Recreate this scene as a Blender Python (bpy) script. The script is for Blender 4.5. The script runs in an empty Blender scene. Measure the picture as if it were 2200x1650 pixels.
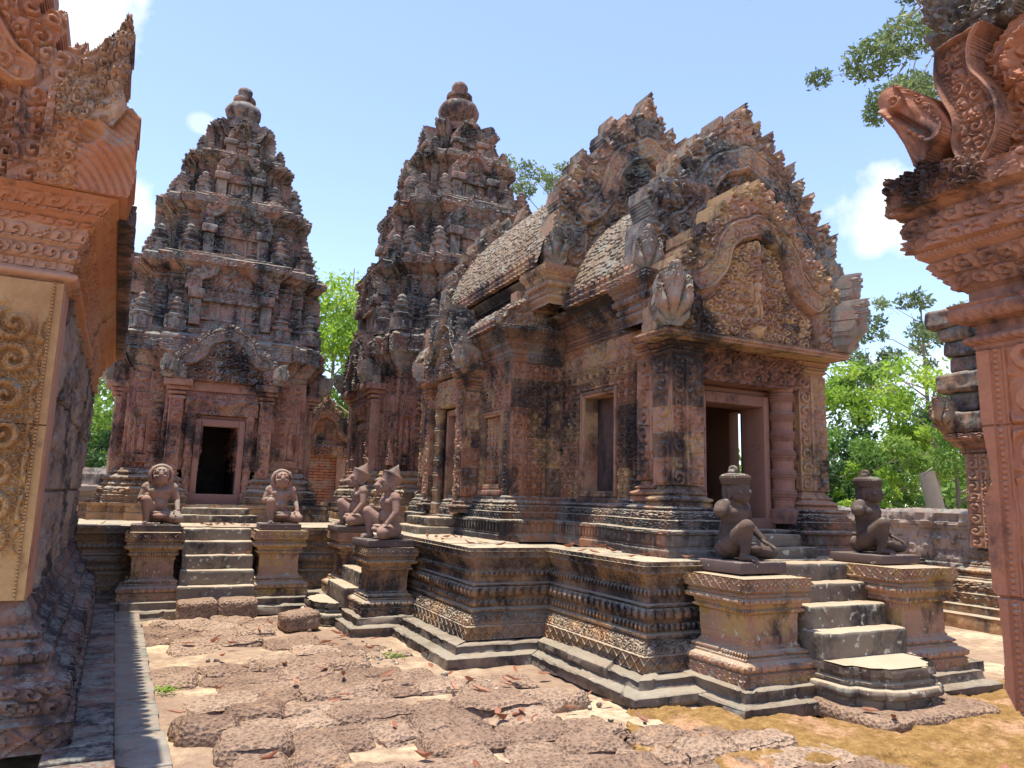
import bpy, bmesh, math, random
import numpy as np
from mathutils import Vector, Matrix
from mathutils.geometry import tessellate_polygon

scene = bpy.context.scene
COL = scene.collection
R = math.radians

# ------------------------------------------------------------------ camera
YAW, PITCH, ROLL = R(25.5), R(9.0), R(1.62)
EYE = 1.6
cam_d = bpy.data.cameras.new('camera')
cam = bpy.data.objects.new('camera', cam_d)
COL.objects.link(cam)
fw = Vector((math.sin(YAW) * math.cos(PITCH), math.cos(YAW) * math.cos(PITCH), math.sin(PITCH)))
rt = Vector((math.cos(YAW), -math.sin(YAW), 0.0))
up = rt.cross(fw)
rr = math.cos(ROLL) * rt + math.sin(ROLL) * up
uu = -math.sin(ROLL) * rt + math.cos(ROLL) * up
cam.matrix_world = Matrix(((rr.x, uu.x, -fw.x, 0), (rr.y, uu.y, -fw.y, 0), (rr.z, uu.z, -fw.z, EYE), (0, 0, 0, 1)))
cam_d.sensor_width = 36.0
cam_d.lens = 36.0 * 1560.0 / 2200.0
cam_d.clip_start = 0.05
cam_d.clip_end = 3000
scene.camera = cam
scene.render.resolution_x, scene.render.resolution_y = 1024, 768

# ------------------------------------------------------------------ light
SUN = Vector((-0.125, 0.05, 1.0)).normalized()          # direction towards the sun: almost overhead, a little from the left
SUN_EL = math.asin(SUN.z)
sun_d = bpy.data.lights.new('sun', 'SUN')
sun_d.energy = 3.0
sun_d.angle = R(0.5)
sun_d.color = (1.0, 0.92, 0.79)
sun = bpy.data.objects.new('sun', sun_d)
COL.objects.link(sun)
sun.rotation_euler = (-SUN).to_track_quat('-Z', 'Y').to_euler()
sun.location = (0, 0, 40)

world = bpy.data.worlds.new('World')
scene.world = world
world.use_nodes = True
wt = world.node_tree
for n in list(wt.nodes):
    wt.nodes.remove(n)
def wn(t, **kw):
    n = wt.nodes.new(t)
    for k, v in kw.items():
        setattr(n, k, v)
    return n
w_out = wn('ShaderNodeOutputWorld')
w_bg = wn('ShaderNodeBackground')
w_sky = wn('ShaderNodeTexSky', sky_type='NISHITA', sun_disc=False)
w_sky.sun_elevation = SUN_EL
w_sky.sun_rotation = math.atan2(SUN.x, SUN.y)
w_sky.air_density = 1.0
w_sky.dust_density = 0.4
w_sky.ozone_density = 3.0
w_bg.inputs['Strength'].default_value = 0.15
# clouds: soft white puffs at a few fixed directions of the sky
w_tc = wn('ShaderNodeTexCoord')
w_noise = wn('ShaderNodeTexNoise')
w_noise.inputs['Scale'].default_value = 9.0
w_noise.inputs['Detail'].default_value = 7.0
w_noise.inputs['Roughness'].default_value = 0.55
wt.links.new(w_tc.outputs['Generated'], w_noise.inputs['Vector'])
def wmath(op, a, b=None, clamp=False):
    n = wn('ShaderNodeMath', operation=op, use_clamp=clamp)
    for i, x in enumerate((a, b)):
        if x is None:
            continue
        if isinstance(x, (int, float)):
            n.inputs[i].default_value = x
        else:
            wt.links.new(x, n.inputs[i])
    return n.outputs[0]
CLOUDS = []   # (direction, stretch xyz radius)
def cloud(d, rad, flat, amount):
    vm = wn('ShaderNodeVectorMath', operation='SUBTRACT')
    wt.links.new(w_tc.outputs['Generated'], vm.inputs[0])
    vm.inputs[1].default_value = d
    vs = wn('ShaderNodeVectorMath', operation='MULTIPLY')
    wt.links.new(vm.outputs[0], vs.inputs[0])
    vs.inputs[1].default_value = (1, 1, flat)
    vl = wn('ShaderNodeVectorMath', operation='LENGTH')
    wt.links.new(vs.outputs[0], vl.inputs[0])
    m = wmath('DIVIDE', vl.outputs['Value'], rad)
    m = wmath('SUBTRACT', 1.0, m)
    m = wmath('MAXIMUM', m, -0.5)
    nz = wmath('SUBTRACT', w_noise.outputs['Fac'], 0.5)
    nz = wmath('MULTIPLY', nz, 2.2)
    m = wmath('ADD', m, nz)
    m = wmath('MULTIPLY', m, 2.6, True)
    return wmath('MULTIPLY', m, amount)
cl = None
for args in (
        ((-0.098, 0.942, 0.321), 0.075, 1.3, 1.0), ((-0.133, 0.842, 0.522), 0.07, 1.0, 1.0),
        ((-0.10, 0.905, 0.413), 0.05, 1.2, 0.35), ((0.792, 0.500, 0.351), 0.105, 1.7, 0.95),
        ((0.01, 0.90, 0.435), 0.02, 1.5, 0.4), ((0.80, 0.585, 0.16), 0.10, 2.6, 0.55), ((0.76, 0.64, 0.12), 0.14, 2.2, 0.5)):
    c = cloud(*args)
    cl = c if cl is None else wmath('MAXIMUM', cl, c)
w_mix = wn('ShaderNodeMixRGB')
wt.links.new(cl, w_mix.inputs['Fac'])
w_hs = wn('ShaderNodeHueSaturation')
w_hs.inputs['Saturation'].default_value = 0.98
w_hs.inputs['Value'].default_value = 0.92
w_hs.inputs['Hue'].default_value = 0.513
wt.links.new(w_sky.outputs['Color'], w_hs.inputs['Color'])
wt.links.new(w_hs.outputs['Color'], w_mix.inputs['Color1'])
w_mix.inputs['Color2'].default_value = (3.2, 3.3, 3.4, 1)
wt.links.new(w_mix.outputs['Color'], w_bg.inputs['Color'])
wt.links.new(w_bg.outputs[0], w_out.inputs['Surface'])

scene.view_settings.view_transform = 'Standard'
scene.view_settings.look = 'None'
scene.view_settings.exposure = 1.38
scene.view_settings.gamma = 1.0
scene.cycles.max_bounces = 7
scene.cycles.diffuse_bounces = 4
scene.cycles.transparent_max_bounces = 8

# ------------------------------------------------------------------ numeric helpers
def _hash(ix, iy, iz=0, seed=0):
    with np.errstate(over='ignore'):
        n = (np.asarray(ix).astype(np.int64) * 374761393 + np.asarray(iy).astype(np.int64) * 668265263
             + np.asarray(iz).astype(np.int64) * 2147483647 + seed * 974711) & 0xffffffff
        n = ((n ^ (n >> 13)) * 1274126177) & 0xffffffff
        n = ((n ^ (n >> 16)) * 2246822519) & 0xffffffff
        n = n ^ (n >> 15)
    return (n & 0xffffff) / float(0xffffff)

def vnoise(x, y, z=0.0, seed=0):
    x, y, z = np.broadcast_arrays(np.asarray(x, float), np.asarray(y, float), np.asarray(z, float))
    ix, iy, iz = np.floor(x).astype(np.int64), np.floor(y).astype(np.int64), np.floor(z).astype(np.int64)
    fx, fy, fz = x - ix, y - iy, z - iz
    fx, fy, fz = (f * f * (3 - 2 * f) for f in (fx, fy, fz))
    out = 0
    for dx in (0, 1):
        for dy in (0, 1):
            for dz in (0, 1):
                w = (fx if dx else 1 - fx) * (fy if dy else 1 - fy) * (fz if dz else 1 - fz)
                out = out + w * _hash(ix + dx, iy + dy, iz + dz, seed)
    return out

def fbm(x, y, z=0.0, seed=0, o=3):
    a, s, t = 1.0, 0.0, 0.0
    for k in range(o):
        s = s + a * vnoise(np.asarray(x) * 2 ** k, np.asarray(y) * 2 ** k, np.asarray(z) * 2 ** k, seed + k)
        t += a
        a *= 0.5
    return s / t

def sstep(a, b, x):
    t = np.clip((x - a) / (b - a), 0, 1)
    return t * t * (3 - 2 * t)

# ------------------------------------------------------------------ carved patterns: relief 0..1
def foliage(u, v, c, seed=0, jit=0.3, turns=1.5):
    gu, gv = u / c, v / c
    iu, iv = np.floor(gu).astype(np.int64), np.floor(gv).astype(np.int64)
    d1 = np.full(np.shape(gu), 9.0); d2 = d1.copy(); th = np.zeros_like(d1); sg = np.ones_like(d1)
    for di in (-1, 0, 1):
        for dj in (-1, 0, 1):
            cx = iu + di + 0.5 + jit * (2 * _hash(iu + di, iv + dj, 1, seed) - 1)
            cy = iv + dj + 0.5 + jit * (2 * _hash(iu + di, iv + dj, 2, seed) - 1)
            ex, ey = gu - cx, gv - cy
            d = np.sqrt(ex * ex + ey * ey)
            near = d < d1
            d2 = np.where(near, d1, np.minimum(d2, d))
            th = np.where(near, np.arctan2(ey, ex), th)
            hh = _hash(iu + di, iv + dj, 3, seed)
            sg = np.where(near, np.where(hh > 0.5, 1.0, -1.0) * np.where((np.abs(hh - .5) > .34) & (jit > .09), 2.0, 1.0), sg)
            d1 = np.where(near, d, d1)
    kd = np.where(np.abs(sg) > 1.5, np.sign(sg), 0)                    # what grows in this cell
    s1 = np.sign(sg)
    sp = sstep(.18, .72, 0.5 + 0.5 * np.cos(2 * math.pi * turns * 1.6 * d1 - s1 * th))
    ros = sstep(.12, .20, d1) * (.35 + .65 * np.abs(np.cos(2.5 * th)) ** .7) + sstep(.16, .08, d1)
    xx, yy = d1 * np.cos(th + .6 * s1), d1 * np.sin(th + .6 * s1)
    lf = sstep(.30, .22, np.abs(yy) / (1 - .9 * np.clip(np.abs(xx), 0, 1))) * (.55 + .45 * np.abs(np.sin(xx * 16 + np.abs(yy) * 12))) * sstep(.0, .06, np.abs(yy))
    h = np.where(kd == 0, sp, np.where(kd > 0, ros, lf))
    e = sstep(.03, .2, d2 - d1)
    cr = .82 + .36 * (vnoise(gu * 5.3, gv * 5.3, 0, seed + 1) - .5) + .3 * (vnoise(gu * .8, gv * .8, 0, seed + 2) - .5)
    return e * (0.10 + 0.90 * h) * (1.05 - 0.35 * d1) * cr

def pat(name, s, v, L, H, seed):
    t = v / max(H, 1e-6)
    rnd = np.sqrt(np.clip(1 - (2 * t - 1) ** 2, 0, 1))
    def cells(w):
        n = max(1, round(L / w))
        w = L / n
        k = np.floor(s / w)
        return (s / w - k) - 0.5, k, w
    if name == 'round':
        return rnd + 0 * s
    if name == 'bead':
        x, k, w = cells(H * 0.95)
        r = np.sqrt((x / 0.48) ** 2 + ((t - .5) / .5) ** 2)
        return 0.15 * rnd + 0.85 * np.sqrt(np.clip(1 - r * r, 0, 1)) * (_hash(k, 0, 5, seed) > 0.06)
    if name == 'lotus':
        x, k, w = cells(H * 1.05)
        r = np.sqrt((x / 0.45) ** 2 + ((t - .42) / .58) ** 2)
        p = np.sqrt(np.clip(1 - r * r, 0, 1))
        rim = np.exp(-((r - .9) / .12) ** 2) * .35
        return 0.45 * rnd + 0.45 * p + rim * rnd
    if name == 'diamond':
        x, k, w = cells(H * 1.0)
        a = np.abs(x) * 2 * .95 + np.abs(t - .5) * 2 * .95
        ring = np.exp(-((a - .92) / .12) ** 2)
        q = np.sqrt(x * x + (t - .5) ** 2)
        fl = sstep(.3, .05, q) * (.6 + .4 * np.cos(4 * np.arctan2(t - .5, x)))
        return np.clip(ring + fl + 0.5 * sstep(.4, .48, np.abs(t - .5)), 0, 1)
    if name == 'leaf':
        return foliage(s + 3.1, v, max(H / 1.6, .035), seed, .25) * (.35 + .65 * rnd)
    if name == 'scroll':
        x, k, w = cells(H)
        return foliage(s / w * H, v, H, seed, 0.02)
    if name == 'fol':
        return foliage(s, v, 0.09, seed)
    if name == 'fol2':
        return foliage(s, v, 0.13, seed)
    if name == 'fol3':
        return foliage(s + .4, v + .02, 0.105, seed, .12)
    if name == 'teeth':
        x, k, w = cells(H * .8)
        return (np.abs(x) < .3) * sstep(.0, .25, t) * 1.0
    if name == 'leafhang':
        x, k, w = cells(H * .6)
        return np.clip(1 - np.abs(x) * 2.1, 0, 1) ** .5 * sstep(0, .6, t)
    if name == 'tiles':
        x, k, w = cells(0.075)
        return np.clip(1 - (x * 2) ** 2, 0, 1) * .6 + .4 * vnoise(s * 9, v * 9, 0, seed)
    return 0.35 * fbm(s * 7, v * 7, 0.0, seed)

# ------------------------------------------------------------------ mesh builder
class MB:
    def __init__(self):
        self.V, self.Q, self.T, self.tn, self.n = [], [], [], [], 0
    def add(self, V, Q=None, T=None, tint=0.5):
        V = np.asarray(V, float).reshape(-1, 3)
        self.V.append(V)
        self.tn.append(np.broadcast_to(np.asarray(tint, float).reshape(-1) if np.ndim(tint) else np.full(1, float(tint)), (len(V),)))
        if Q is not None and len(Q):
            self.Q.append(np.asarray(Q, np.int64).reshape(-1, 4) + self.n)
        if T is not None and len(T):
            self.T.append(np.asarray(T, np.int64).reshape(-1, 3) + self.n)
        self.n += len(V)
        return self
    def grid(self, P, tint=0.5, wu=False, flip=False):
        m, n = P.shape[:2]
        I = np.arange(m * n).reshape(m, n)
        if wu:
            I = np.concatenate([I, I[:, :1]], 1)
        a, b, c, d = I[:-1, :-1], I[:-1, 1:], I[1:, 1:], I[1:, :-1]
        Q = np.stack([a, b, c, d], -1).reshape(-1, 4)
        if flip:
            Q = Q[:, ::-1]
        return self.add(P.reshape(-1, 3), Q, None, np.asarray(tint).reshape(-1) if np.ndim(tint) else tint)
    def poly(self, pts, tint=0.5):
        tr = tessellate_polygon([[Vector(p) for p in pts]])
        return self.add(pts, None, tr, tint)
    def xf(self, M):
        M = np.array(M)
        self.V = [v @ M[:3, :3].T + M[:3, 3] for v in self.V]
        return self
    def build(self, name, mat, parent=None, sharp=35, smooth=True):
        V = np.concatenate(self.V)
        Q = np.concatenate(self.Q) if self.Q else np.zeros((0, 4), np.int64)
        T = np.concatenate(self.T) if self.T else np.zeros((0, 3), np.int64)
        me = bpy.data.meshes.new(name)
        me.vertices.add(len(V))
        me.vertices.foreach_set('co', V.astype(np.float32).ravel())
        nl = Q.size + T.size
        me.loops.add(nl)
        me.loops.foreach_set('vertex_index', np.concatenate([Q.ravel(), T.ravel()]).astype(np.int32))
        me.polygons.add(len(Q) + len(T))
        st = np.concatenate([np.arange(len(Q)) * 4, Q.size + np.arange(len(T)) * 3]).astype(np.int32)
        me.polygons.foreach_set('loop_start', st)
        me.update(calc_edges=True)
        me.validate()
        at = me.attributes.new('tint', 'FLOAT', 'POINT')
        tn = np.concatenate(self.tn).astype(np.float32)
        if len(tn) == len(me.vertices):
            at.data.foreach_set('value', tn)
        if smooth:
            me.polygons.foreach_set('use_smooth', np.ones(len(me.polygons), bool))
            me.set_sharp_from_angle(angle=R(sharp))
        if mat is not None:
            me.materials.append(mat)
        o = bpy.data.objects.new(name, me)
        COL.objects.link(o)
        if parent is not None:
            o.parent = parent
        return o

def thing(name, label, cat, loc=(0, 0, 0), rz=0.0, group=None, kind=None):
    o = bpy.data.objects.new(name, None)
    COL.objects.link(o)
    o.empty_display_size = 0.2
    o.location = loc
    o.rotation_euler = (0, 0, rz)
    return tag(o, label, cat, group, kind)

def tag(o, label=None, cat=None, group=None, kind=None):
    if label: o['label'] = label
    if cat: o['category'] = cat
    if group: o['group'] = group
    if kind: o['kind'] = kind
    return o

def copy_tree(o, parent=None):
    c = o.copy()
    COL.objects.link(c)
    if parent is not None:
        c.parent = parent
    for ch in list(o.children):
        copy_tree(ch, c)
    return c

def frame(o, u, n):
    """4x4: local x -> u, local y(up) -> z, local z -> n (outward)"""
    o, u, n = Vector(o), Vector(u).normalized(), Vector(n).normalized()
    return Matrix(((u.x, 0, n.x, o.x), (u.y, 0, n.y, o.y), (u.z, 1, n.z, o.z), (0, 0, 0, 1)))

# moulded wall: a profile of carved bands swept along a plan with mitred corners
def sweep(mb, plan, prof, closed=False, z0=0.0, h=None, ds=.02, dz=.012, seed=0, blk=(.42, .26), wear=.006, topin=None, start=0.0, bamp=None):
    P = np.array(plan, float)
    n = len(P)
    segs = n if closed else n - 1
    D = np.array([P[(i + 1) % n] - P[i] for i in range(segs)])
    Ls = np.linalg.norm(D, axis=1)
    Nn = np.stack([D[:, 1], -D[:, 0]], 1) / Ls[:, None]
    mit = []
    for i in range(n):
        a = Nn[i - 1] if (closed or i > 0) else Nn[0]
        b = Nn[i % segs] if (closed or i < segs) else Nn[-1]
        mit.append((a + b) / (1 + a @ b))
    mit = np.array(mit)
    tot = sum(abs(b[1]) if len(b) > 1 else 0 for b in prof)
    k = 1.0 if h is None else h / sum(b[1] for b in prof)
    rows = []      # o,z,no,nz,band,v,H
    o, z = start, z0
    for bi, b in enumerate(prof):
        do, dzv = b[0], b[1] * k
        ln = math.hypot(do, dzv)
        m = max(1, math.ceil(ln / dz)) if len(b) > 2 else max(1, math.ceil(ln / (dz * 3)))
        for t in np.linspace(0, 1, m + 1):
            rows.append((o + do * t, z + dzv * t, dzv / ln, -do / ln, bi, t * ln, ln))
        o += do
        z += dzv
    RW = np.array([r_[:4] + (r_[5], r_[6]) for r_ in rows])
    bids = np.array([r_[4] for r_ in rows])
    cols, tints = [], []
    for i in range(segs):
        N = max(1, math.ceil(Ls[i] / ds))
        u = np.linspace(0, 1, N + 1)
        s = u * Ls[i]
        S, V = np.meshgrid(s, RW[:, 4])
        Hh = np.zeros_like(S)
        for bi, b in enumerate(prof):
            if len(b) > 2:
                m = bids == bi
                Hh[m] = pat(b[2], S[m], V[m], Ls[i], RW[m][0, 5], seed + i * 7 + bi) * b[3] * 1.5
        A, B = P[i], P[(i + 1) % n]
        zc = RW[:, 1][:, None] + 0 * S
        ic = np.floor(zc / blk[1] + .37 * seed)
        ib = np.floor(S / blk[0] + _hash(ic, i, 3, seed) * 1.0)
        tnt = _hash(ib, ic, i, seed)
        base = A[None, None] * (1 - u)[None, :, None] + B[None, None] * u[None, :, None]
        nz = (fbm((base[..., 0]) * 9, base[..., 1] * 9, zc * 9, seed) - .5) * wear + (_hash(ib, ic, i, seed + 9) - .5) * (wear if bamp is None else bamp)
        O = RW[:, 0][:, None] + (Hh + nz) * RW[:, 2][:, None]
        Z = zc + (Hh + nz) * RW[:, 3][:, None] * .7
        Mi = mit[i][None, None] * (1 - u)[None, :, None] + mit[(i + 1) % n][None, None] * u[None, :, None]
        XY = base + Mi * O[..., None]
        cols.append(np.concatenate([XY, Z[..., None]], -1))
        tints.append(tnt)
    G = np.concatenate(cols, 1)
    TN = np.concatenate(tints, 1)
    if closed:
        G = np.concatenate([G, G[:, :1]], 1)
        TN = np.concatenate([TN, TN[:, :1]], 1)
    mb.grid(G, TN)
    if topin is not None:
        q = [tuple(P[i] + mit[i] * (o + topin)) + (z,) for i in range(n)]
        if closed:
            mb.poly(q, .5)
    return o, z

def in_poly(U, V, poly):
    ins = np.zeros(U.shape, bool)
    n = len(poly)
    for i in range(n):
        x1, y1 = poly[i]
        x2, y2 = poly[(i + 1) % n]
        if y1 == y2:
            continue
        c = ((V >= min(y1, y2)) & (V < max(y1, y2)))
        xs = x1 + (V - y1) * (x2 - x1) / (y2 - y1)
        ins ^= c & (U < xs)
    return ins

def plate(mb, poly, hf, M, depth=.15, res=.012, seed=0, blk=None, wear=.006, back=True):
    """carved stone slab: front is a relief hf(u,v), outline poly, thickness depth; M places (u,v,n)"""
    poly = np.array(poly, float)
    lo, hi = poly.min(0), poly.max(0)
    nu, nv = max(2, math.ceil((hi[0] - lo[0]) / res)), max(2, math.ceil((hi[1] - lo[1]) / res))
    u, v = np.linspace(lo[0], hi[0], nu + 1), np.linspace(lo[1], hi[1], nv + 1)
    U, V = np.meshgrid(u, v)
    Uc, Vc = (U[:-1, :-1] + U[1:, 1:]) / 2, (V[:-1, :-1] + V[1:, 1:]) / 2
    K = in_poly(Uc, Vc, poly)
    Hh = hf(U, V) + (fbm(U * 11, V * 11, seed * .7, seed) - .5) * wear
    b = blk or (.45, .3)
    ic = np.floor(V / b[1])
    ib = np.floor(U / b[0] + _hash(ic, 0, 3, seed))
    TN = _hash(ib, ic, 1, seed)
    Hh = Hh + (_hash(ib, ic, 2, seed) - .5) * wear * 1.5
    I = np.arange(U.size).reshape(U.shape)
    front = np.stack([U, V, Hh], -1).reshape(-1, 3)
    rear = np.stack([U, V, np.full(U.shape, -depth)], -1).reshape(-1, 3)
    nF = U.size
    a, b_, c, d = I[:-1, :-1], I[:-1, 1:], I[1:, 1:], I[1:, :-1]
    Q = [np.stack([a[K], b_[K], c[K], d[K]], -1)]
    if back:
        Q.append(np.stack([d[K], c[K], b_[K], a[K]], -1) + nF)
    Kp = np.pad(K, 1)
    core = Kp[1:-1, 1:-1]
    for dy, dx, p, q in ((0, -1, d, a), (0, 1, b_, c), (-1, 0, a, b_), (1, 0, c, d)):
        nb = Kp[1 + dy:Kp.shape[0] - 1 + dy, 1 + dx:Kp.shape[1] - 1 + dx]
        e = core & ~nb
        Q.append(np.stack([q[e], p[e], p[e] + nF, q[e] + nF], -1))
    Q = np.concatenate(Q)
    used = np.unique(Q)
    mp = np.full(2 * nF, -1)
    mp[used] = np.arange(len(used))
    W = np.concatenate([front, rear])[used]
    Mn = np.array(M)
    W = W @ Mn[:3, :3].T + Mn[:3, 3]
    mb.add(W, mp[Q], None, np.concatenate([TN.ravel(), TN.ravel()])[used])
    return mb

def rect(u0, v0, u1, v1):
    return [(u0, v0), (u1, v0), (u1, v1), (u0, v1)]

def rbox(mb, lo, hi, r=.02, res=.05, amp=.008, seed=0, M=None, tint=None, freq=6.0):
    """worn block: rounded edges, uneven faces"""
    lo, hi = np.array(lo, float), np.array(hi, float)
    sz = hi - lo
    r = min(r, sz.min() * .49)
    n = np.maximum(1, np.ceil(sz / res).astype(int))
    def ax(k):
        g = np.linspace(lo[k], hi[k], n[k] + 1)
        e = min(r * 1.0, sz[k] * .3)
        return np.unique(np.concatenate([g, [lo[k] + e * .35, lo[k] + e, hi[k] - e, hi[k] - e * .35]]))
    A = [ax(0), ax(1), ax(2)]
    tn = _hash(int(lo[0] * 91), int(lo[1] * 57), seed, 3) if tint is None else tint
    cen = (lo + hi) / 2
    for k in range(3):
        i, j = (k + 1) % 3, (k + 2) % 3
        for side in (0, 1):
            X, Y = np.meshgrid(A[i], A[j])
            Pt = np.zeros(X.shape + (3,))
            Pt[..., i], Pt[..., j], Pt[..., k] = X, Y, (hi if side else lo)[k]
            q = np.clip(Pt, lo + r, hi - r)
            dvec = Pt - q
            ln = np.linalg.norm(dvec, axis=-1, keepdims=True)
            Pt = q + dvec / np.maximum(ln, 1e-9) * r
            dn = Pt - cen
            dn = dvec / np.maximum(ln, 1e-9)
            nz = (fbm(Pt[..., 0] * freq, Pt[..., 1] * freq, Pt[..., 2] * freq, seed, 3) - .5) * 2 * amp
            Pt = Pt + dn * nz[..., None]
            if M is not None:
                Mn = np.array(M)
                Pt = Pt @ Mn[:3, :3].T + Mn[:3, 3]
            mb.grid(Pt, float(tn), flip=(side == 0))
    return mb

def lathe(mb, prof, n=24, M=None, hf=None, tint=.5, cap=True):
    pr = np.array(prof, float)
    th = np.linspace(0, 2 * math.pi, n, endpoint=False)
    Rr = pr[:, 0][:, None] + 0 * th[None]
    if hf is not None:
        Rr = Rr + hf(th[None] + 0 * Rr, pr[:, 1][:, None] + 0 * Rr)
    Pt = np.stack([Rr * np.cos(th), Rr * np.sin(th), pr[:, 1][:, None] + 0 * Rr], -1)
    if M is not None:
        Mn = np.array(M)
        Pt = Pt @ Mn[:3, :3].T + Mn[:3, 3]
    mb.grid(Pt, tint, wu=True)
    if cap:
        mb.poly([tuple(p) for p in Pt[-1]], tint)
    return mb

def tube(mb, pts, rad, n=8, tint=.5):
    pts = np.array(pts, float)
    rad = np.broadcast_to(np.asarray(rad, float), (len(pts),))
    rows = []
    for i, p in enumerate(pts):
        d = pts[min(i + 1, len(pts) - 1)] - pts[max(i - 1, 0)]
        d = d / (np.linalg.norm(d) + 1e-9)
        a = np.cross(d, (0, 0, 1.0) if abs(d[2]) < .9 else (1.0, 0, 0))
        a /= np.linalg.norm(a)
        b = np.cross(d, a)
        th = np.linspace(0, 2 * math.pi, n, endpoint=False)
        rows.append(p + rad[i] * (np.cos(th)[:, None] * a + np.sin(th)[:, None] * b))
    mb.grid(np.array(rows), tint, wu=True)
    mb.poly([tuple(p) for p in rows[-1]], tint)
    return mb
# ------------------------------------------------------------------ materials
class NT:
    def __init__(self, name):
        self.m = bpy.data.materials.new(name)
        self.m.use_nodes = True
        self.t = self.m.node_tree
        self.b = self.t.nodes['Principled BSDF']
        self.geo = self.t.nodes.new('ShaderNodeNewGeometry')
    def link(self, a, sock):
        if isinstance(a, (int, float)):
            sock.default_value = a
        elif isinstance(a, tuple):
            sock.default_value = a if len(a) != 3 or sock.type != 'RGBA' else a + (1,)
        else:
            self.t.links.new(a, sock)
    def noise(self, scale, detail=4, rough=.55, stretch=(1, 1, 1), off=(0, 0, 0), vec=None, dist=0.0):
        mp = self.t.nodes.new('ShaderNodeMapping')
        mp.inputs['Scale'].default_value = stretch
        mp.inputs['Location'].default_value = off
        self.t.links.new(vec or self.geo.outputs['Position'], mp.inputs['Vector'])
        n = self.t.nodes.new('ShaderNodeTexNoise')
        n.inputs['Scale'].default_value = scale
        n.inputs['Detail'].default_value = detail
        n.inputs['Roughness'].default_value = rough
        n.inputs['Distortion'].default_value = dist
        self.t.links.new(mp.outputs[0], n.inputs['Vector'])
        return n.outputs['Fac']
    def voro(self, scale, feature='F1', stretch=(1, 1, 1)):
        mp = self.t.nodes.new('ShaderNodeMapping')
        mp.inputs['Scale'].default_value = stretch
        self.t.links.new(self.geo.outputs['Position'], mp.inputs['Vector'])
        n = self.t.nodes.new('ShaderNodeTexVoronoi')
        n.feature = feature
        n.inputs['Scale'].default_value = scale
        self.t.links.new(mp.outputs[0], n.inputs['Vector'])
        return n.outputs['Distance']
    def attr(self, name):
        n = self.t.nodes.new('ShaderNodeAttribute')
        n.attribute_name = name
        return n.outputs['Fac']
    def math(self, op, a, b=0.0, clamp=False):
        n = self.t.nodes.new('ShaderNodeMath')
        n.operation = op
        n.use_clamp = clamp
        self.link(a, n.inputs[0])
        self.link(b, n.inputs[1])
        return n.outputs[0]
    def ramp(self, f, stops, interp='LINEAR'):
        n = self.t.nodes.new('ShaderNodeValToRGB')
        n.color_ramp.interpolation = interp
        e = n.color_ramp.elements
        while len(e) < len(stops):
            e.new(0.5)
        for x, (p, c) in zip(e, stops):
            x.position = p
            x.color = (c, c, c, 1) if isinstance(c, (int, float)) else tuple(c) + (1,)
        self.link(f, n.inputs[0])
        return n.outputs[0]
    def mix(self, f, a, b, mode='MIX'):
        n = self.t.nodes.new('ShaderNodeMixRGB')
        n.blend_type = mode
        self.link(f, n.inputs[0])
        self.link(a, n.inputs[1])
        self.link(b, n.inputs[2])
        return n.outputs[0]
    def bump(self, h, strength=.4, dist=.02, prev=None):
        n = self.t.nodes.new('ShaderNodeBump')
        n.inputs['Strength'].default_value = strength
        n.inputs['Distance'].default_value = dist
        self.link(h, n.inputs['Height'])
        if prev is not None:
            self.t.links.new(prev, n.inputs['Normal'])
        return n.outputs[0]
    def nz(self):
        n = self.t.nodes.new('ShaderNodeSeparateXYZ')
        self.t.links.new(self.geo.outputs['Normal'], n.inputs[0])
        return n.outputs['Z']
    def done(self, col, rough=.85, normal=None, spec=.25):
        self.link(col, self.b.inputs['Base Color'])
        self.link(rough, self.b.inputs['Roughness'])
        self.b.inputs['Specular IOR Level'].default_value = spec
        if normal is not None:
            self.t.links.new(normal, self.b.inputs['Normal'])
        return self.m

BLACK = (.024, .022, .025)
LICH = (.17, .185, .15)

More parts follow.
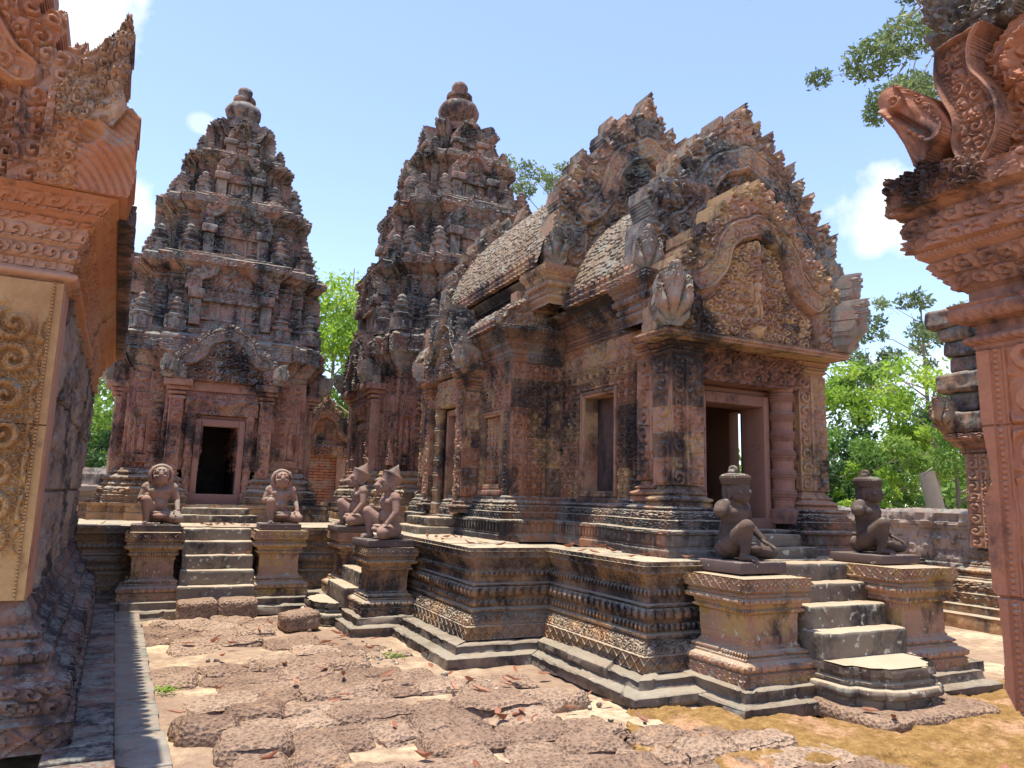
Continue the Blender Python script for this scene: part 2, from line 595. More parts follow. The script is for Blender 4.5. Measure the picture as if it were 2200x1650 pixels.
def stone(name, cols, dark=.5, lich=.45, white=.0, streak=.4, tintw=.6, bump=.55, moss=0.0, gloss=.85, dscale=1.5, worn=0.0, sat=1.02, val=1.0, carve=0.0, hue=.514):
    """weathered sandstone: block-to-block tint, black growth in patches and runs, grey-green lichen on ledges"""
    k = NT(name)
    n1 = k.noise(1.1, 5, .6)
    n2 = k.noise(7.0, 5, .6, off=(3, 1, 2))
    f = k.math('ADD', k.math('MULTIPLY', k.attr('tint'), tintw), k.math('MULTIPLY', n1, 1.25 - tintw))
    f = k.math('ADD', f, k.math('MULTIPLY', k.math('SUBTRACT', n2, .5), .55))
    st = [(i / (len(cols) - 1) * .7 + .12, c) for i, c in enumerate(cols)]
    col = k.ramp(f, st)
    fine = k.noise(38, 4, .65)
    col = k.mix(.5, col, k.ramp(fine, [(.3, .80), (.7, 1.14)]), 'MULTIPLY')
    # black growth: broad patches broken by fine noise, plus vertical runs
    d1 = k.noise(dscale, 6, .68, (1, 1, .8), (7, 2, 5))
    d2 = k.noise(3.2, 5, .65, (1.2, 1.2, .22), (1, 9, 4))
    d3 = k.noise(17, 5, .72, (1, 1, .8), (4, 4, 1))
    dm = k.math('ADD', k.math('MULTIPLY', d1, 1.0), k.math('MULTIPLY', d2, streak))
    dm = k.math('ADD', dm, k.math('MULTIPLY', d3, .26))
    dm = k.math('ADD', dm, k.math('MULTIPLY', k.attr('tint'), .035))
    mid = (.5 + .5 * streak + .13 + .02) + (.5 - dark) * .62
    dmask = k.ramp(k.math('SUBTRACT', dm, mid - .5), [(.44, 0.0), (.60, .92)])
    col = k.mix(dmask, col, BLACK)
    if moss > 0:
        mm = k.noise(1.7, 5, .6, off=(2, 8, 3))
        mmask = k.ramp(k.math('ADD', mm, k.math('MULTIPLY', fine, .12)), [(.72 - moss * .4, 0.0), (.80 - moss * .4, .85)])
        col = k.mix(mmask, col, k.ramp(fine, [(.3, (.22, .115, .02)), (.7, (.38, .23, .05))]))
    if lich > 0:
        l1 = k.noise(4.5, 7, .75, off=(5, 5, 5))
        l2 = k.noise(30, 4, .7, off=(9, 2, 5))
        lm = k.math('ADD', l1, k.math('MULTIPLY', l2, .5))
        lm = k.math('ADD', lm, k.math('MULTIPLY', k.math('MAXIMUM', k.nz(), -.2), .17))
        lmask = k.ramp(lm, [(.98 - .36 * lich, 0.0), (1.10 - .36 * lich, .75)])
        col = k.mix(lmask, col, k.ramp(n2, [(.35, LICH), (.65, (.30, .28, .235))]))
    if white > 0:
        w1 = k.noise(16, 3, .5, off=(1, 2, 9))
        wm = k.ramp(w1, [(.72 - .12 * white, 0.0), (.75 - .12 * white, .85)])
        col = k.mix(wm, col, (.50, .47, .38))
    if worn > 0:      # foot-worn treads; all other upward faces get the same pale tan
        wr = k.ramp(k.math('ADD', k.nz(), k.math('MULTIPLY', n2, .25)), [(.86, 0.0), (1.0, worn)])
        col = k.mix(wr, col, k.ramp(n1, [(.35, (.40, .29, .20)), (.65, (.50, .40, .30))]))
    hs = k.t.nodes.new('ShaderNodeHueSaturation')
    hs.inputs['Hue'].default_value = hue
    hs.inputs['Saturation'].default_value = sat
    hs.inputs['Value'].default_value = val
    k.link(col, hs.inputs['Color'])
    col = hs.outputs['Color']
    b = k.bump(k.noise(24, 6, .7), bump, .014)
    b = k.bump(k.noise(95, 4, .7), bump * .6, .004, b)
    if carve > 0:     # fine chisel work too small to model: little rings and leaves
        vd = k.voro(carve)
        b = k.bump(k.math('MULTIPLY', k.math('SINE', k.math('MULTIPLY', vd, 17.0)), k.math('SUBTRACT', 1.0, vd)), .36, .014, b)
    return k.done(col, gloss, b)

PINK, RED, BROWN = (.40, .205, .150), (.31, .125, .080), (.20, .108, .078)
OCHRE, TAN, GREY = (.46, .27, .12), (.50, .36, .25), (.21, .165, .145)
MAT = {}
MAT['tower'] = stone('tower_sandstone', [BROWN, RED, (.26, .14, .115), PINK, GREY, (.38, .25, .19)], dark=.49, lich=.66, white=.2, streak=.6, sat=1.0, val=.93, hue=.508, carve=8)
MAT['tower_body'] = stone('tower_wall_sandstone', [BROWN, RED, PINK, (.34, .15, .115), (.40, .22, .15)], dark=.45, lich=.34, streak=.6, hue=.507, carve=9)
MAT['hall'] = stone('hall_sandstone', [BROWN, PINK, (.34, .16, .12), RED, PINK, (.42, .25, .14), BROWN], dark=.47, lich=.32, streak=.55)
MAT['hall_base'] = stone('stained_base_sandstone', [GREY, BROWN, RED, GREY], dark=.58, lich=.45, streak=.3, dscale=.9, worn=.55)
MAT['gable'] = stone('gable_sandstone', [RED, PINK, BROWN, PINK, (.42, .24, .15), GREY], dark=.50, lich=.62, white=.2, streak=.45)
MAT['ochre'] = stone('ochre_relief_sandstone', [(.42, .25, .14), PINK, (.36, .19, .13), (.44, .27, .15), PINK], dark=.38, lich=.34, streak=.3)
MAT['tymp'] = stone('golden_relief_sandstone', [(.38, .155, .11), (.50, .27, .14), (.55, .31, .165), (.40, .18, .115)], dark=.30, lich=.12, streak=.3, tintw=.45, sat=.95)
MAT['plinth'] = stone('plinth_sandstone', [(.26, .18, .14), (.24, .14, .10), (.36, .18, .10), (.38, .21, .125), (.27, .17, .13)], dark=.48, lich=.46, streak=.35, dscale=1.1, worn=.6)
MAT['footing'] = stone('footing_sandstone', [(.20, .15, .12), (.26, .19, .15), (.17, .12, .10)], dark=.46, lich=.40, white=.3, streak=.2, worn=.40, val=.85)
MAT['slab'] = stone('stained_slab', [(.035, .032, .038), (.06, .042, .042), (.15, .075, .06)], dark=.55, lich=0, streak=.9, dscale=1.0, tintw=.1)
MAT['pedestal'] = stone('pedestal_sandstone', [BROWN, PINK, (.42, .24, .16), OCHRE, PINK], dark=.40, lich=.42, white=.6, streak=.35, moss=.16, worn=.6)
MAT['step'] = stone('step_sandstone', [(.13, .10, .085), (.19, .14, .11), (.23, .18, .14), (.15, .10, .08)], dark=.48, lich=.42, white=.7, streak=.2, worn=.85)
MAT['floor'] = stone('terrace_floor_sandstone', [(.42, .31, .22), (.50, .39, .28), (.44, .30, .20)], dark=.26, lich=.35, streak=.0, bump=.35)
MAT['roof'] = stone('roof_tile_sandstone', [(.19, .12, .085), (.25, .165, .115), (.225, .145, .10), (.185, .115, .08)], dark=.30, lich=.46, streak=.2, tintw=.15)
MAT['library'] = stone('library_sandstone', [RED, (.42, .17, .10), (.37, .13, .085), PINK], dark=.28, lich=.22, streak=.4)
MAT['margin'] = stone('paved_margin_sandstone', [(.24, .18, .15), (.30, .23, .18), (.27, .19, .15)], dark=.34, lich=.35, streak=.1, tintw=.8)
MAT['finial_red'] = stone('finial_sandstone', [(.19, .09, .075), (.26, .13, .10)], dark=.50, lich=.5, streak=.5)
MAT['library_fin'] = stone('pale_fin_sandstone', [(.42, .27, .20), (.48, .33, .25), (.36, .20, .15)], dark=.36, lich=.4, streak=.4)
MAT['library_gold'] = stone('library_gold_sandstone', [(.44, .225, .09), (.50, .27, .115), (.36, .165, .075)], dark=.37, lich=.2, streak=.5, tintw=.1, sat=.95)
MAT['library_base'] = stone('library_base_sandstone', [(.15, .115, .105), (.19, .13, .11), (.25, .12, .09), (.16, .12, .105)], dark=.55, lich=.3, streak=.2, tintw=.3)
MAT['gopura'] = stone('gopura_sandstone', [(.36, .125, .085), (.42, .16, .105), (.33, .12, .085)], dark=.27, lich=.16, streak=.35, tintw=.25)
MAT['gopura_dark'] = stone('gateway_carved_sandstone', [(.30, .13, .09), (.36, .155, .11), (.27, .11, .085)], dark=.43, lich=.30, streak=.35, tintw=.25)
MAT['naga'] = stone('lichened_naga_sandstone', [(.30, .17, .14), (.40, .24, .19), (.36, .19, .15)], dark=.42, lich=.95, white=.3, streak=.4)
MAT['frame'] = stone('door_frame_sandstone', [(.27, .13, .105), (.32, .155, .125), (.23, .11, .09)], dark=.33, lich=.1, streak=.5, bump=.3)
MAT['statue'] = stone('statue_sandstone', [(.17, .105, .092), (.25, .145, .12), (.31, .185, .15)], dark=.34, lich=.15, streak=.2, bump=.25)
MAT['statue_dark'] = stone('dark_statue_sandstone', [(.055, .040, .040), (.085, .060, .055), (.13, .08, .062)], dark=.35, lich=.12, streak=.2, bump=.22)
MAT['statue_pink'] = stone('pink_statue_sandstone', [(.20, .12, .10), (.36, .19, .15), (.42, .22, .17)], dark=.32, lich=.55, streak=.2, bump=.22)
MAT['block'] = stone('statue_base_stone', [(.10, .068, .066), (.14, .09, .08)], dark=.35, lich=.2, white=.3, streak=.1, bump=.2)
MAT['laterite_wall'] = stone('laterite_wall_stone', [(.17, .095, .07), (.25, .145, .105), (.31, .20, .145)], dark=.46, lich=.40, streak=.3, bump=1.0, sat=.75)
MAT['inside'] = stone('inner_wall_stone', [(.23, .11, .085), (.30, .15, .105)], dark=.35, lich=.0, streak=.7, bump=.3)

def laterite():
    k = NT('laterite')
    n1, n2 = k.noise(2.2, 5, .6), k.noise(30, 5, .7)
    f = k.math('ADD', k.math('MULTIPLY', n1, .6), k.math('MULTIPLY', k.attr('tint'), .4))
    col = k.ramp(f, [(.25, (.21, .135, .095)), (.5, (.31, .21, .145)), (.75, (.42, .30, .21))])
    pits = k.voro(34)
    col = k.mix(.75, col, k.ramp(pits, [(.12, .35), (.45, 1.15)]), 'MULTIPLY')
    col = k.mix(k.ramp(n2, [(.55, 0.0), (.75, .5)]), col, (.09, .065, .058))
    col = k.mix(k.ramp(k.noise(5, 5, .6, off=(4, 1, 1)), [(.58, 0.0), (.72, .55)]), col, (.52, .33, .19))
    b = k.bump(pits, 1.0, .03)
    b = k.bump(k.noise(70, 5, .75), .8, .012, b)
    return k.done(col, .95, b, .1)
MAT['laterite'] = laterite()

def sand():
    k = NT('sandy_ground')
    n1, n2, n3 = k.noise(.9, 6, .6), k.noise(9, 6, .7), k.noise(85, 4, .7)
    col = k.ramp(n1, [(.36, (.28, .19, .13)), (.50, (.40, .29, .19)), (.60, (.62, .49, .31))])
    col = k.mix(k.ramp(n2, [(.42, 0.0), (.64, .8)]), col, (.26, .175, .125))
    col = k.mix(.7, col, k.ramp(n3, [(.3, .6), (.7, 1.2)]), 'MULTIPLY')
    b = k.bump(n2, .6, .03)
    b = k.bump(n3, .7, .008, b)
    return k.done(col, .95, b, .1)

def moss_ground():
    k = NT('mossy_laterite')
    n1, n2, n3 = k.noise(1.6, 6, .65), k.noise(13, 5, .7), k.noise(70, 4, .7)
    col = k.ramp(n2, [(.3, (.17, .095, .035)), (.5, (.27, .16, .055)), (.7, (.37, .235, .095))])
    m = k.ramp(k.math('ADD', n1, k.math('MULTIPLY', n2, .35)), [(.70, 0.0), (.86, 1.0)])
    col = k.mix(m, col, k.ramp(n2, [(.3, (.40, .22, .14)), (.7, (.55, .33, .20))]))
    col = k.mix(.7, col, k.ramp(n3, [(.3, .55), (.7, 1.2)]), 'MULTIPLY')
    pits = k.voro(26)
    b = k.bump(pits, .7, .02)
    b = k.bump(n3, .8, .01, b)
    return k.done(col, .95, b, .1)
MAT['sand'] = sand()
MAT['moss'] = moss_ground()

def brick():
    k = NT('old_red_brick')
    bt = k.t.nodes.new('ShaderNodeTexBrick')
    tc = k.t.nodes.new('ShaderNodeTexCoord')
    mp = k.t.nodes.new('ShaderNodeMapping')
    mp.inputs['Rotation'].default_value = (R(90), 0, 0)
    k.t.links.new(tc.outputs['Object'], mp.inputs['Vector'])
    k.t.links.new(mp.outputs[0], bt.inputs['Vector'])
    bt.inputs['Scale'].default_value = 1.0
    bt.inputs['Brick Width'].default_value = .30
    bt.inputs['Row Height'].default_value = .075
    bt.inputs['Mortar Size'].default_value = .010
    bt.inputs['Color1'].default_value = (.46, .16, .07, 1)
    bt.inputs['Color2'].default_value = (.34, .13, .075, 1)
    bt.inputs['Mortar'].default_value = (.05, .035, .03, 1)
    n1 = k.noise(3.5, 5, .6)
    col = k.mix(k.ramp(n1, [(.45, 0.0), (.62, .85)]), bt.outputs['Color'], k.ramp(k.noise(20, 4, .6), [(.3, (.20, .12, .09)), (.7, (.42, .30, .22))]))
    b = k.bump(bt.outputs['Fac'], .8, -.03)
    b = k.bump(k.noise(30, 4, .7), .6, .02, b)
    return k.done(col, .9, b)
MAT['brick'] = brick()

def plain(name, c, rough=.8):
    k = NT(name)
    col = k.mix(.5, c, k.ramp(k.noise(12, 4, .6), [(.3, .7), (.7, 1.2)]), 'MULTIPLY')
    return k.done(col, rough)
MAT['void'] = stone('doorway_shade_stone', [(.05, .04, .04), (.07, .05, .045)], dark=.4, lich=0, streak=.3)  # almost black, painting in the shade behind the tower door

def foliage_mat(name, c0, c1, c2, trans=.45):
    k = NT(name)
    col = k.ramp(k.attr('tint'), [(.0, c0), (.5, c1), (1.0, c2)])
    col = k.mix(.35, col, k.ramp(k.noise(.7, 3, .5), [(.3, .6), (.7, 1.35)]), 'MULTIPLY')
    tr = k.t.nodes.new('ShaderNodeBsdfTranslucent')
    ms = k.t.nodes.new('ShaderNodeMixShader')
    k.t.links.new(col, tr.inputs['Color'])
    k.done(col, .55, None, .3)
    ms.inputs[0].default_value = trans
    out = k.t.nodes['Material Output']
    k.t.links.new(k.b.outputs[0], ms.inputs[1])
    k.t.links.new(tr.outputs[0], ms.inputs[2])
    k.t.links.new(ms.outputs[0], out.inputs['Surface'])
    return k.m
MAT['leaf_bright'] = foliage_mat('bright_foliage', (.12, .24, .025), (.30, .46, .05), (.52, .62, .09), .55)
MAT['leaf_mid'] = foliage_mat('mid_foliage', (.06, .14, .025), (.16, .28, .045), (.30, .42, .08), .5)
MAT['leaf_pale'] = foliage_mat('pale_foliage', (.09, .13, .06), (.17, .23, .09), (.27, .33, .14), .45)
MAT['leaf_dark'] = foliage_mat('dark_foliage', (.025, .06, .02), (.05, .12, .03), (.10, .19, .05), .4)
MAT['dry_leaf'] = foliage_mat('dry_leaf', (.20, .07, .035), (.33, .13, .07), (.46, .26, .17), .2)
MAT['bark'] = stone('bark', [(.15, .11, .08), (.23, .17, .12), (.30, .23, .17)], dark=.2, lich=.2, streak=.5)
MAT['cut_wood'] = plain('cut_wood', (.62, .52, .36))
MAT['weed'] = foliage_mat('weed_leaf', (.12, .24, .02), (.22, .36, .04), (.30, .45, .07), .4)
# ------------------------------------------------------------------ shared builders
def part(root, name, mb, mat, world=True, parent=None, sharp=35, smooth=True):
    if world:
        mb.xf((Matrix.Translation(root.location) @ Matrix.Rotation(root.rotation_euler.z, 4, 'Z')).inverted())
    return mb.build(name, MAT[mat] if isinstance(mat, str) else mat, parent or root, sharp, smooth)

def brocade(u, v, c, seed=0):
    gu, gv = u / c, v / c
    x, y = gu - np.floor(gu) - .5, gv - np.floor(gv) - .5
    q = np.sqrt(x * x + y * y)
    th = np.arctan2(y, x)
    alt = _hash(np.floor(gu), np.floor(gv), 4, seed)
    pet = .27 + .13 * np.cos(4 * th + np.where(alt > .5, math.pi, 0))
    fl = sstep(.04, -.04, q - pet) * (1 - .75 * np.exp(-((q - pet * .55) / .045) ** 2)) * (.75 + .4 * alt)
    m = np.maximum(np.abs(x), np.abs(y))
    crn = sstep(.13, .09, np.hypot(np.abs(x) - .40, np.abs(y) - .40)) * .8
    fr = sstep(.44, .46, m)
    return np.clip(np.maximum(np.maximum(fl, crn), fr * .65), 0, 1.1)

def strip(u, v, u0, u1, seed, depth=.036, rim=.012):
    """one column of vine medallions between two plain fillets"""
    w = u1 - u0
    ins = (u > u0) & (u < u1)
    e = np.minimum(u - u0, u1 - u)
    f = foliage((u - u0) / 1.0, v + seed * .13, w, seed, .03, 1.6) * depth
    return np.where(ins, np.where(e < rim, .022, f), 0.0)

ARCH = [(0, .83), (.08, .79), (.2, .755), (.31, .69), (.375, .61), (.40, .54), (.43, .475), (.49, .42), (.56, .365), (.64, .335)]
OUT = [(0, 1), (.12, .95), (.27, .88), (.40, .80), (.52, .70), (.62, .60), (.70, .51), (.76, .44), (.83, .38), (.90, .33)]

def curve_pts(ctrl, n=60):
    c = np.array(ctrl, float)
    t = np.linspace(0, len(c) - 1, n)
    i = np.clip(np.floor(t).astype(int), 0, len(c) - 2)
    f = (t - i)[:, None]
    p0, p1, p2, p3 = c[np.maximum(i - 1, 0)], c[i], c[i + 1], c[np.minimum(i + 2, len(c) - 1)]
    return .5 * ((2 * p1) + (-p0 + p2) * f + (2 * p0 - 5 * p1 + 4 * p2 - p3) * f ** 2 + (-p0 + 3 * p1 - 3 * p2 + p3) * f ** 3)

def gable_outline(hw, H, teeth=9, th=.10, apex=.16, broken=0, seed=0):
    o = curve_pts(OUT, 200) * (hw, H)
    seg = np.linalg.norm(np.diff(o, axis=0), axis=1)
    s = np.concatenate([[0], np.cumsum(seg)])
    def at(x):
        return np.array([np.interp(x, s, o[:, 0]), np.interp(x, s, o[:, 1])])
    half = [(0.0, H * (1 + apex)), (.025 * hw, H * (1 + apex * .80)), (.075 * hw, H * (1 + apex * .35)), (.10 * hw, H * .985)]
    n = teeth
    for k in range(n):
        a, b = s[-1] * (k + .35) / (n + .35), s[-1] * (k + 1.35) / (n + .35)
        pa, pb = at(a), at(min(b, s[-1]))
        d = (pb - pa) / np.linalg.norm(pb - pa)
        nr = np.array([-d[1], d[0]]) * -1 if False else np.array([-d[1], d[0]])
        if nr[0] < 0:
            nr = -nr
        q = th * hw * (.75 + .5 * _hash(k, seed, 7, 1)) * (0.35 if _hash(k, seed, 8, 2) < broken else 1)
        tip = pa + d * np.linalg.norm(pb - pa) * .30 + nr * q + np.array([0, q * .55])
        half += [tuple(pa + d * .02 * hw), tuple((pa + tip) / 2 + nr * q * .10), tuple(tip), tuple((pb + tip) / 2 + nr * q * .18), tuple(pb - d * .02 * hw)]
    half += [(hw * .95, H * .30), (hw * .97, .0)]
    half = [tuple(p) for p in half]
    return [(x, y) for x, y in half] + [(-x, y) for x, y in reversed(half[1:])]

def gable_relief(hw, H, seed=0, tymp=.05, deep=.07, bw=.085, figure=True, cell=.085):
    a = curve_pts(ARCH, 70) * (hw, H)
    full = np.concatenate([a[::-1] * (-1, 1), a[1:]])
    ins_poly = [tuple(p) for p in full] + [(full[-1][0], -1), (full[0][0], -1)]
    seglen = np.linalg.norm(np.diff(full, axis=0), axis=1)
    cum = np.concatenate([[0], np.cumsum(seglen)])
    def f(U, V):
        best = np.full(U.shape, 9.0); arc = np.zeros(U.shape)
        for i in range(len(full) - 1):
            A, B = full[i], full[i + 1]
            d = B - A
            t = np.clip(((U - A[0]) * d[0] + (V - A[1]) * d[1]) / (d @ d), 0, 1)
            q = np.hypot(U - A[0] - t * d[0], V - A[1] - t * d[1])
            m = q < best
            best = np.where(m, q, best); arc = np.where(m, cum[i] + t * seglen[i], arc)
        ins = in_poly(U, V, ins_poly)
        b = bw * hw
        x = best / b
        sd = np.where(ins, best, -best)
        band = .028 + .022 * sstep(.62, .75, x) * sstep(1.0, .9, x) + .03 * foliage(arc, sd + 5, b * 1.15, seed, .1) * (x < .62)
        band = np.where(x > .85, band * sstep(1.15, .9, x), band)
        fol = foliage(U + 9, V + 9, cell, seed + 3, .3)
        ty = -deep + fol * tymp * sstep(b * 1.0, b * 1.9, best)
        if figure:
            q = np.exp(-((U / (.07 * hw)) ** 2 + ((V - .50 * H) / (.09 * H)) ** 2)) * .08 + np.exp(-((U / (.045 * hw)) ** 2 + ((V - .60 * H) / (.035 * H)) ** 2)) * .09 \
                + np.exp(-(((U - .05 * hw) / (.05 * hw)) ** 2 + ((V - .37 * H) / (.10 * H)) ** 2)) * .06 + np.exp(-((U / (.10 * hw)) ** 2 + ((V - .12 * H) / (.06 * H)) ** 2)) * .07
            ty = ty + q
        wv = .13 * hw
        leaf = .5 + .5 * np.cos(2 * math.pi * arc / wv)
        oute = .01 + foliage(U * 1.0 + 3, V + 1, cell * 1.15, seed + 5, .28) * .05 + .022 * leaf * sstep(b * 1.0, b * 2.2, best)
        return np.where(x < 1.15, np.maximum(band, np.where(ins, -deep, .0)), np.where(ins, ty, oute))
    return f

def naga_head(root, name, M, s, mat, seed=0, lobes=5, world=True):
    """fan of serpent heads rising from a makara mouth"""
    th = np.linspace(R(-35), R(215), 90)
    rr_ = (.30 + .13 * np.sin(np.clip(th, 0, math.pi)) ** 1.2) * (1 + .15 * np.abs(np.cos((th - math.pi / 2) * 4.2)) ** .8)
    poly = [(-.14, -.28), (.14, -.28)] + [(r_ * math.cos(t) * .82, r_ * math.sin(t) * 1.2 + .04) for r_, t in zip(rr_, th)]
    poly = [(x * s, y * s) for x, y in poly]
    def f(U, V):
        u, v = U / s, V / s
        t = np.arctan2(v + .30, u)
        q = np.hypot(u, v + .30)
        ridge = np.abs(np.cos((t - math.pi / 2) * 6.3)) ** .55
        return s * (.05 + .16 * np.exp(-(u / .16) ** 2) * sstep(-.3, .1, v) + .17 * ridge * sstep(.08, .40, q) + .07 * foliage(U + 3, V + 4, .10 * s + .03, seed, .2) * sstep(.48, .60, q))
    mb = plate(MB(), poly, f, M, depth=.16 * s, res=max(.008, s * .018), seed=seed, wear=.01)
    return part(root, name, mb, mat, world)

def pediment(root, M, hw, H, depth=.22, mat='gable', res=.011, seed=0, teeth=9, nagas=(1, 1), ns=.42, figure=True, tymp=None, broken=.15, tdepth=.05, name='pediment', cell=.085, apex=.16, world=True):
    base = M
    mb = plate(MB(), gable_outline(hw, H, teeth, seed=seed, broken=broken, apex=apex), gable_relief(hw, H, seed, tdepth, figure=figure, cell=cell), base, depth, res, seed, wear=.012)
    o = part(root, name, mb, mat, world)
    for sd, on in zip((-1, 1), nagas):
        if on:
            Mn = base @ Matrix.Translation((sd * hw * (.93), .28 * ns * hw, .06)) @ Matrix.Rotation(R(28) * sd, 4, 'Y')
            naga_head(root, 'naga_head', Mn, ns * hw, 'naga' if mat in ('ochre', 'gable', 'tower') else mat, seed + 20 + sd, world=world)
    return o

def colonnette(root, loc, r, z0, z1, mat, rings=5, n=16, name='colonnette'):
    H = z1 - z0
    pr = [(r * 1.25, 0), (r * 1.25, .09 * H), (r * 1.1, .10 * H)]
    k = rings
    for i in range(k):
        a, b = .11 + .86 * i / k, .11 + .86 * (i + 1) / k
        w = b - a
        pr += [(r * .86, H * (a + .02 * w)), (r * .90, H * (a + .42 * w)), (r * 1.0, H * (a + .46 * w)), (r * .93, H * (a + .52 * w)), (r * 1.10, H * (a + .60 * w)), (r * 1.0, H * (a + .66 * w)), (r * 1.14, H * (a + .74 * w)), (r * .98, H * (a + .80 * w)), (r * 1.04, H * (a + .90 * w)), (r * .9, H * (a + .97 * w))]
    pr += [(r * 1.1, H)]
    mb = lathe(MB(), pr, n, Matrix.Translation((loc[0], loc[1], z0)), tint=.35 + .3 * _hash(int(loc[0] * 50), int(z0 * 9)))
    return part(root, name, mb, mat, sharp=30)

CAP = [(.0, .03), (.035, .03), (0, .02), (-.02, .015), (0, .05, 'bead', .022), (.02, .02), (0, .06, 'lotus', .03), (.03, .03), (0, .02), (.05, .05, 'leaf', .012), (0, .05, 'diamond', .01)]
BASEP = [(0, .06, 'diamond', .012), (-.02, .02), (0, .06, 'lotus', .03), (-.03, .03), (0, .04, 'bead', .02), (-.03, .04), (0, .02), (-.02, .03)]
def ped_rect(x0, y0, x1, y1):
    return [(x0, y0), (x1, y0), (x1, y1), (x0, y1)]

def carved_pier(root, x0, y0, x1, y1, z0, z1, mat, faces='SW', seed=0, name='pilaster', ds=.012, capmat=None):
    """square carved pilaster with moulded base and capital"""
    mb = MB()
    hb, hc = min(.22, (z1 - z0) * .16), min(.28, (z1 - z0) * .2)
    pl = ped_rect(x0, y0, x1, y1)
    sweep(mb, pl, BASEP, True, z0, hb, ds, .010, seed, wear=.008, start=.07)
    W = max(x1 - x0, .05)
    sweep(mb, pl, [(0, z1 - z0 - hb - hc, 'scroll_p', .026)], True, z0 + hb, None, ds, .011, seed, wear=.006)
    sweep(mb, pl, CAP, True, z1 - hc, hc, ds, .010, seed + 1, wear=.008, topin=-.02)
    return part(root, name, mb, mat)

_old_pat = pat
def pat(name, s, v, L, H, seed):
    if name == 'scroll_p':      # vertical vine strips between fillets
        n = max(1, round(L / .20))
        w = L / n
        k = np.floor(s / w)
        x = s - k * w
        e = np.minimum(x, w - x)
        return np.where(e < .018, .55, foliage(x + k * 7.3 * w, v, max(w * .86, .05), seed, .04, 1.5))
    return _old_pat(name, s, v, L, H, seed)

def figure_relief(U, V, H, female=True):
    """small standing guardian carved in the round: union of soft ellipsoids"""
    def el(cx, cy, rx, ry, d):
        q = 1 - ((U - cx * H) / (rx * H)) ** 2 - ((V - cy * H) / (ry * H)) ** 2
        return np.sqrt(np.clip(q, 0, 1)) * d * H
    h = el(0, .90, .055, .075, .11)
    h = np.maximum(h, el(0, .985, .035, .05, .07))
    h = np.maximum(h, el(0, .80, .03, .06, .07))
    h = np.maximum(h, el(0, .70, .10, .13, .10))
    h = np.maximum(h, el(0, .52, .085, .10, .09))
    h = np.maximum(h, el(-.13, .64, .03, .15, .06))
    h = np.maximum(h, el(.13, .64, .03, .15, .06))
    h = np.maximum(h, el(-.15, .45, .028, .10, .06))
    h = np.maximum(h, el(.12, .50, .03, .06, .07))
    if female:
        h = np.maximum(h, el(0, .27, .12, .27, .09))
    else:
        h = np.maximum(h, np.maximum(el(-.05, .27, .05, .26, .08), el(.05, .27, .05, .26, .08)))
    return np.maximum(h, np.maximum(el(-.05, .02, .05, .03, .08), el(.05, .02, .05, .03, .08)))

# ------------------------------------------------------------------ ground
def ground():
    gx = np.concatenate([[-900, -120, -30, -8, -3], np.linspace(-1.6, 8.4, 330), [10, 13, 18, 30, 120, 900]])
    gy = np.concatenate([[-900, -120, -20, -4, 0], np.linspace(2.4, 11.6, 330), [13, 17, 24, 40, 120, 900]])
    X, Y = np.meshgrid(gx, gy)
    ins = (X > -1.6) & (X < 8.4) & (Y > 2.4) & (Y < 11.6)
    Z = np.where(ins, (fbm(X * .9, Y * .9, 0, 4, 3) - .5) * .07 + (fbm(X * 6, Y * 6, 0, 8, 3) - .5) * .035, 0) - .005
    mb = MB().grid(np.stack([X, Y, Z], -1), vnoise(X, Y))
    return tag(mb.build('ground', MAT['sand'], None, 60), kind='structure')
ground()

def mossy():
    poly = [(3.42, 4.95), (4.1, 4.62), (4.7, 4.35), (5.1, 4.1), (6.4, 4.2), (7.6, 4.6), (9.6, 5.2), (9.6, 3.2), (6.3, 2.2), (4.4, 2.2), (3.3, 2.9), (2.72, 3.55), (2.9, 4.1)]
    p = []
    for i in range(len(poly)):
        a, b = np.array(poly[i]), np.array(poly[(i + 1) % len(poly)])
        for t in np.linspace(0, 1, 12, endpoint=False):
            q = a + (b - a) * t
            p.append(tuple(q + (vnoise(q[0] * 5, q[1] * 5, 0, 3) - .5) * .16))
    f = lambda U, V: .05 + (fbm(U * 1.3, V * 1.3, 0, 21, 3) - .5) * .09 + (fbm(U * 9, V * 9, 0, 5, 4) - .5) * .04 - .05 * sstep(.55, .7, fbm(U * 3, V * 3, 0, 12, 2))
    mb = plate(MB(), p, f, Matrix.Identity(4), .06, .02, 3, back=False, blk=(.9, .7), wear=.01)
    return tag(mb.build('mossy_pavement', MAT['moss'], None, 60), kind='structure')
mossy()

# ------------------------------------------------------------------ the raised terrace
TZ = 1.10
PLINTH = [(0, .125, 'diamond', .014), (-.02, .012), (.012, .0), (-.085, .085, 'leaf', .022), (-.015, .025), (.035, .004), (0, .02), (-.045, .02), (0, .064, 'bead', .034),
          (-.004, .035), (.0, .095, 'lotus', .055), (.03, .010), (0, .012), (-.035, .012), (-.004, .055), (0, .058, 'bead', .034), (-.004, .03), (.055, .085, 'leaf', .012), (.03, .02), (.02, .006), (0, .095, 'diamond', .012)]
def shrink(p, n=2):
    return p
terrace = thing('temple_terrace', 'long moulded sandstone terrace with stairs that carries the towers and the gabled hall', 'terrace', (5.5, 8.0, 0))
TPLAN = [(-4.2, 11.15), (2.885, 11.15), (2.885, 6.94), (3.77, 6.94), (3.77, 5.2), (7.45, 5.2), (7.45, 6.94), (8.33, 6.94), (8.33, 11.15), (14.5, 11.15), (14.5, 19.2), (-4.2, 19.2)]
mb = MB()
sweep(mb, TPLAN[:7], PLINTH, False, .20, .90, .0085, .007, 3, (.62, .3), .012)
sweep(mb, TPLAN[6:] + TPLAN[:1], PLINTH, False, .20, .90, .06, .03, 3, (.62, .3), .012)
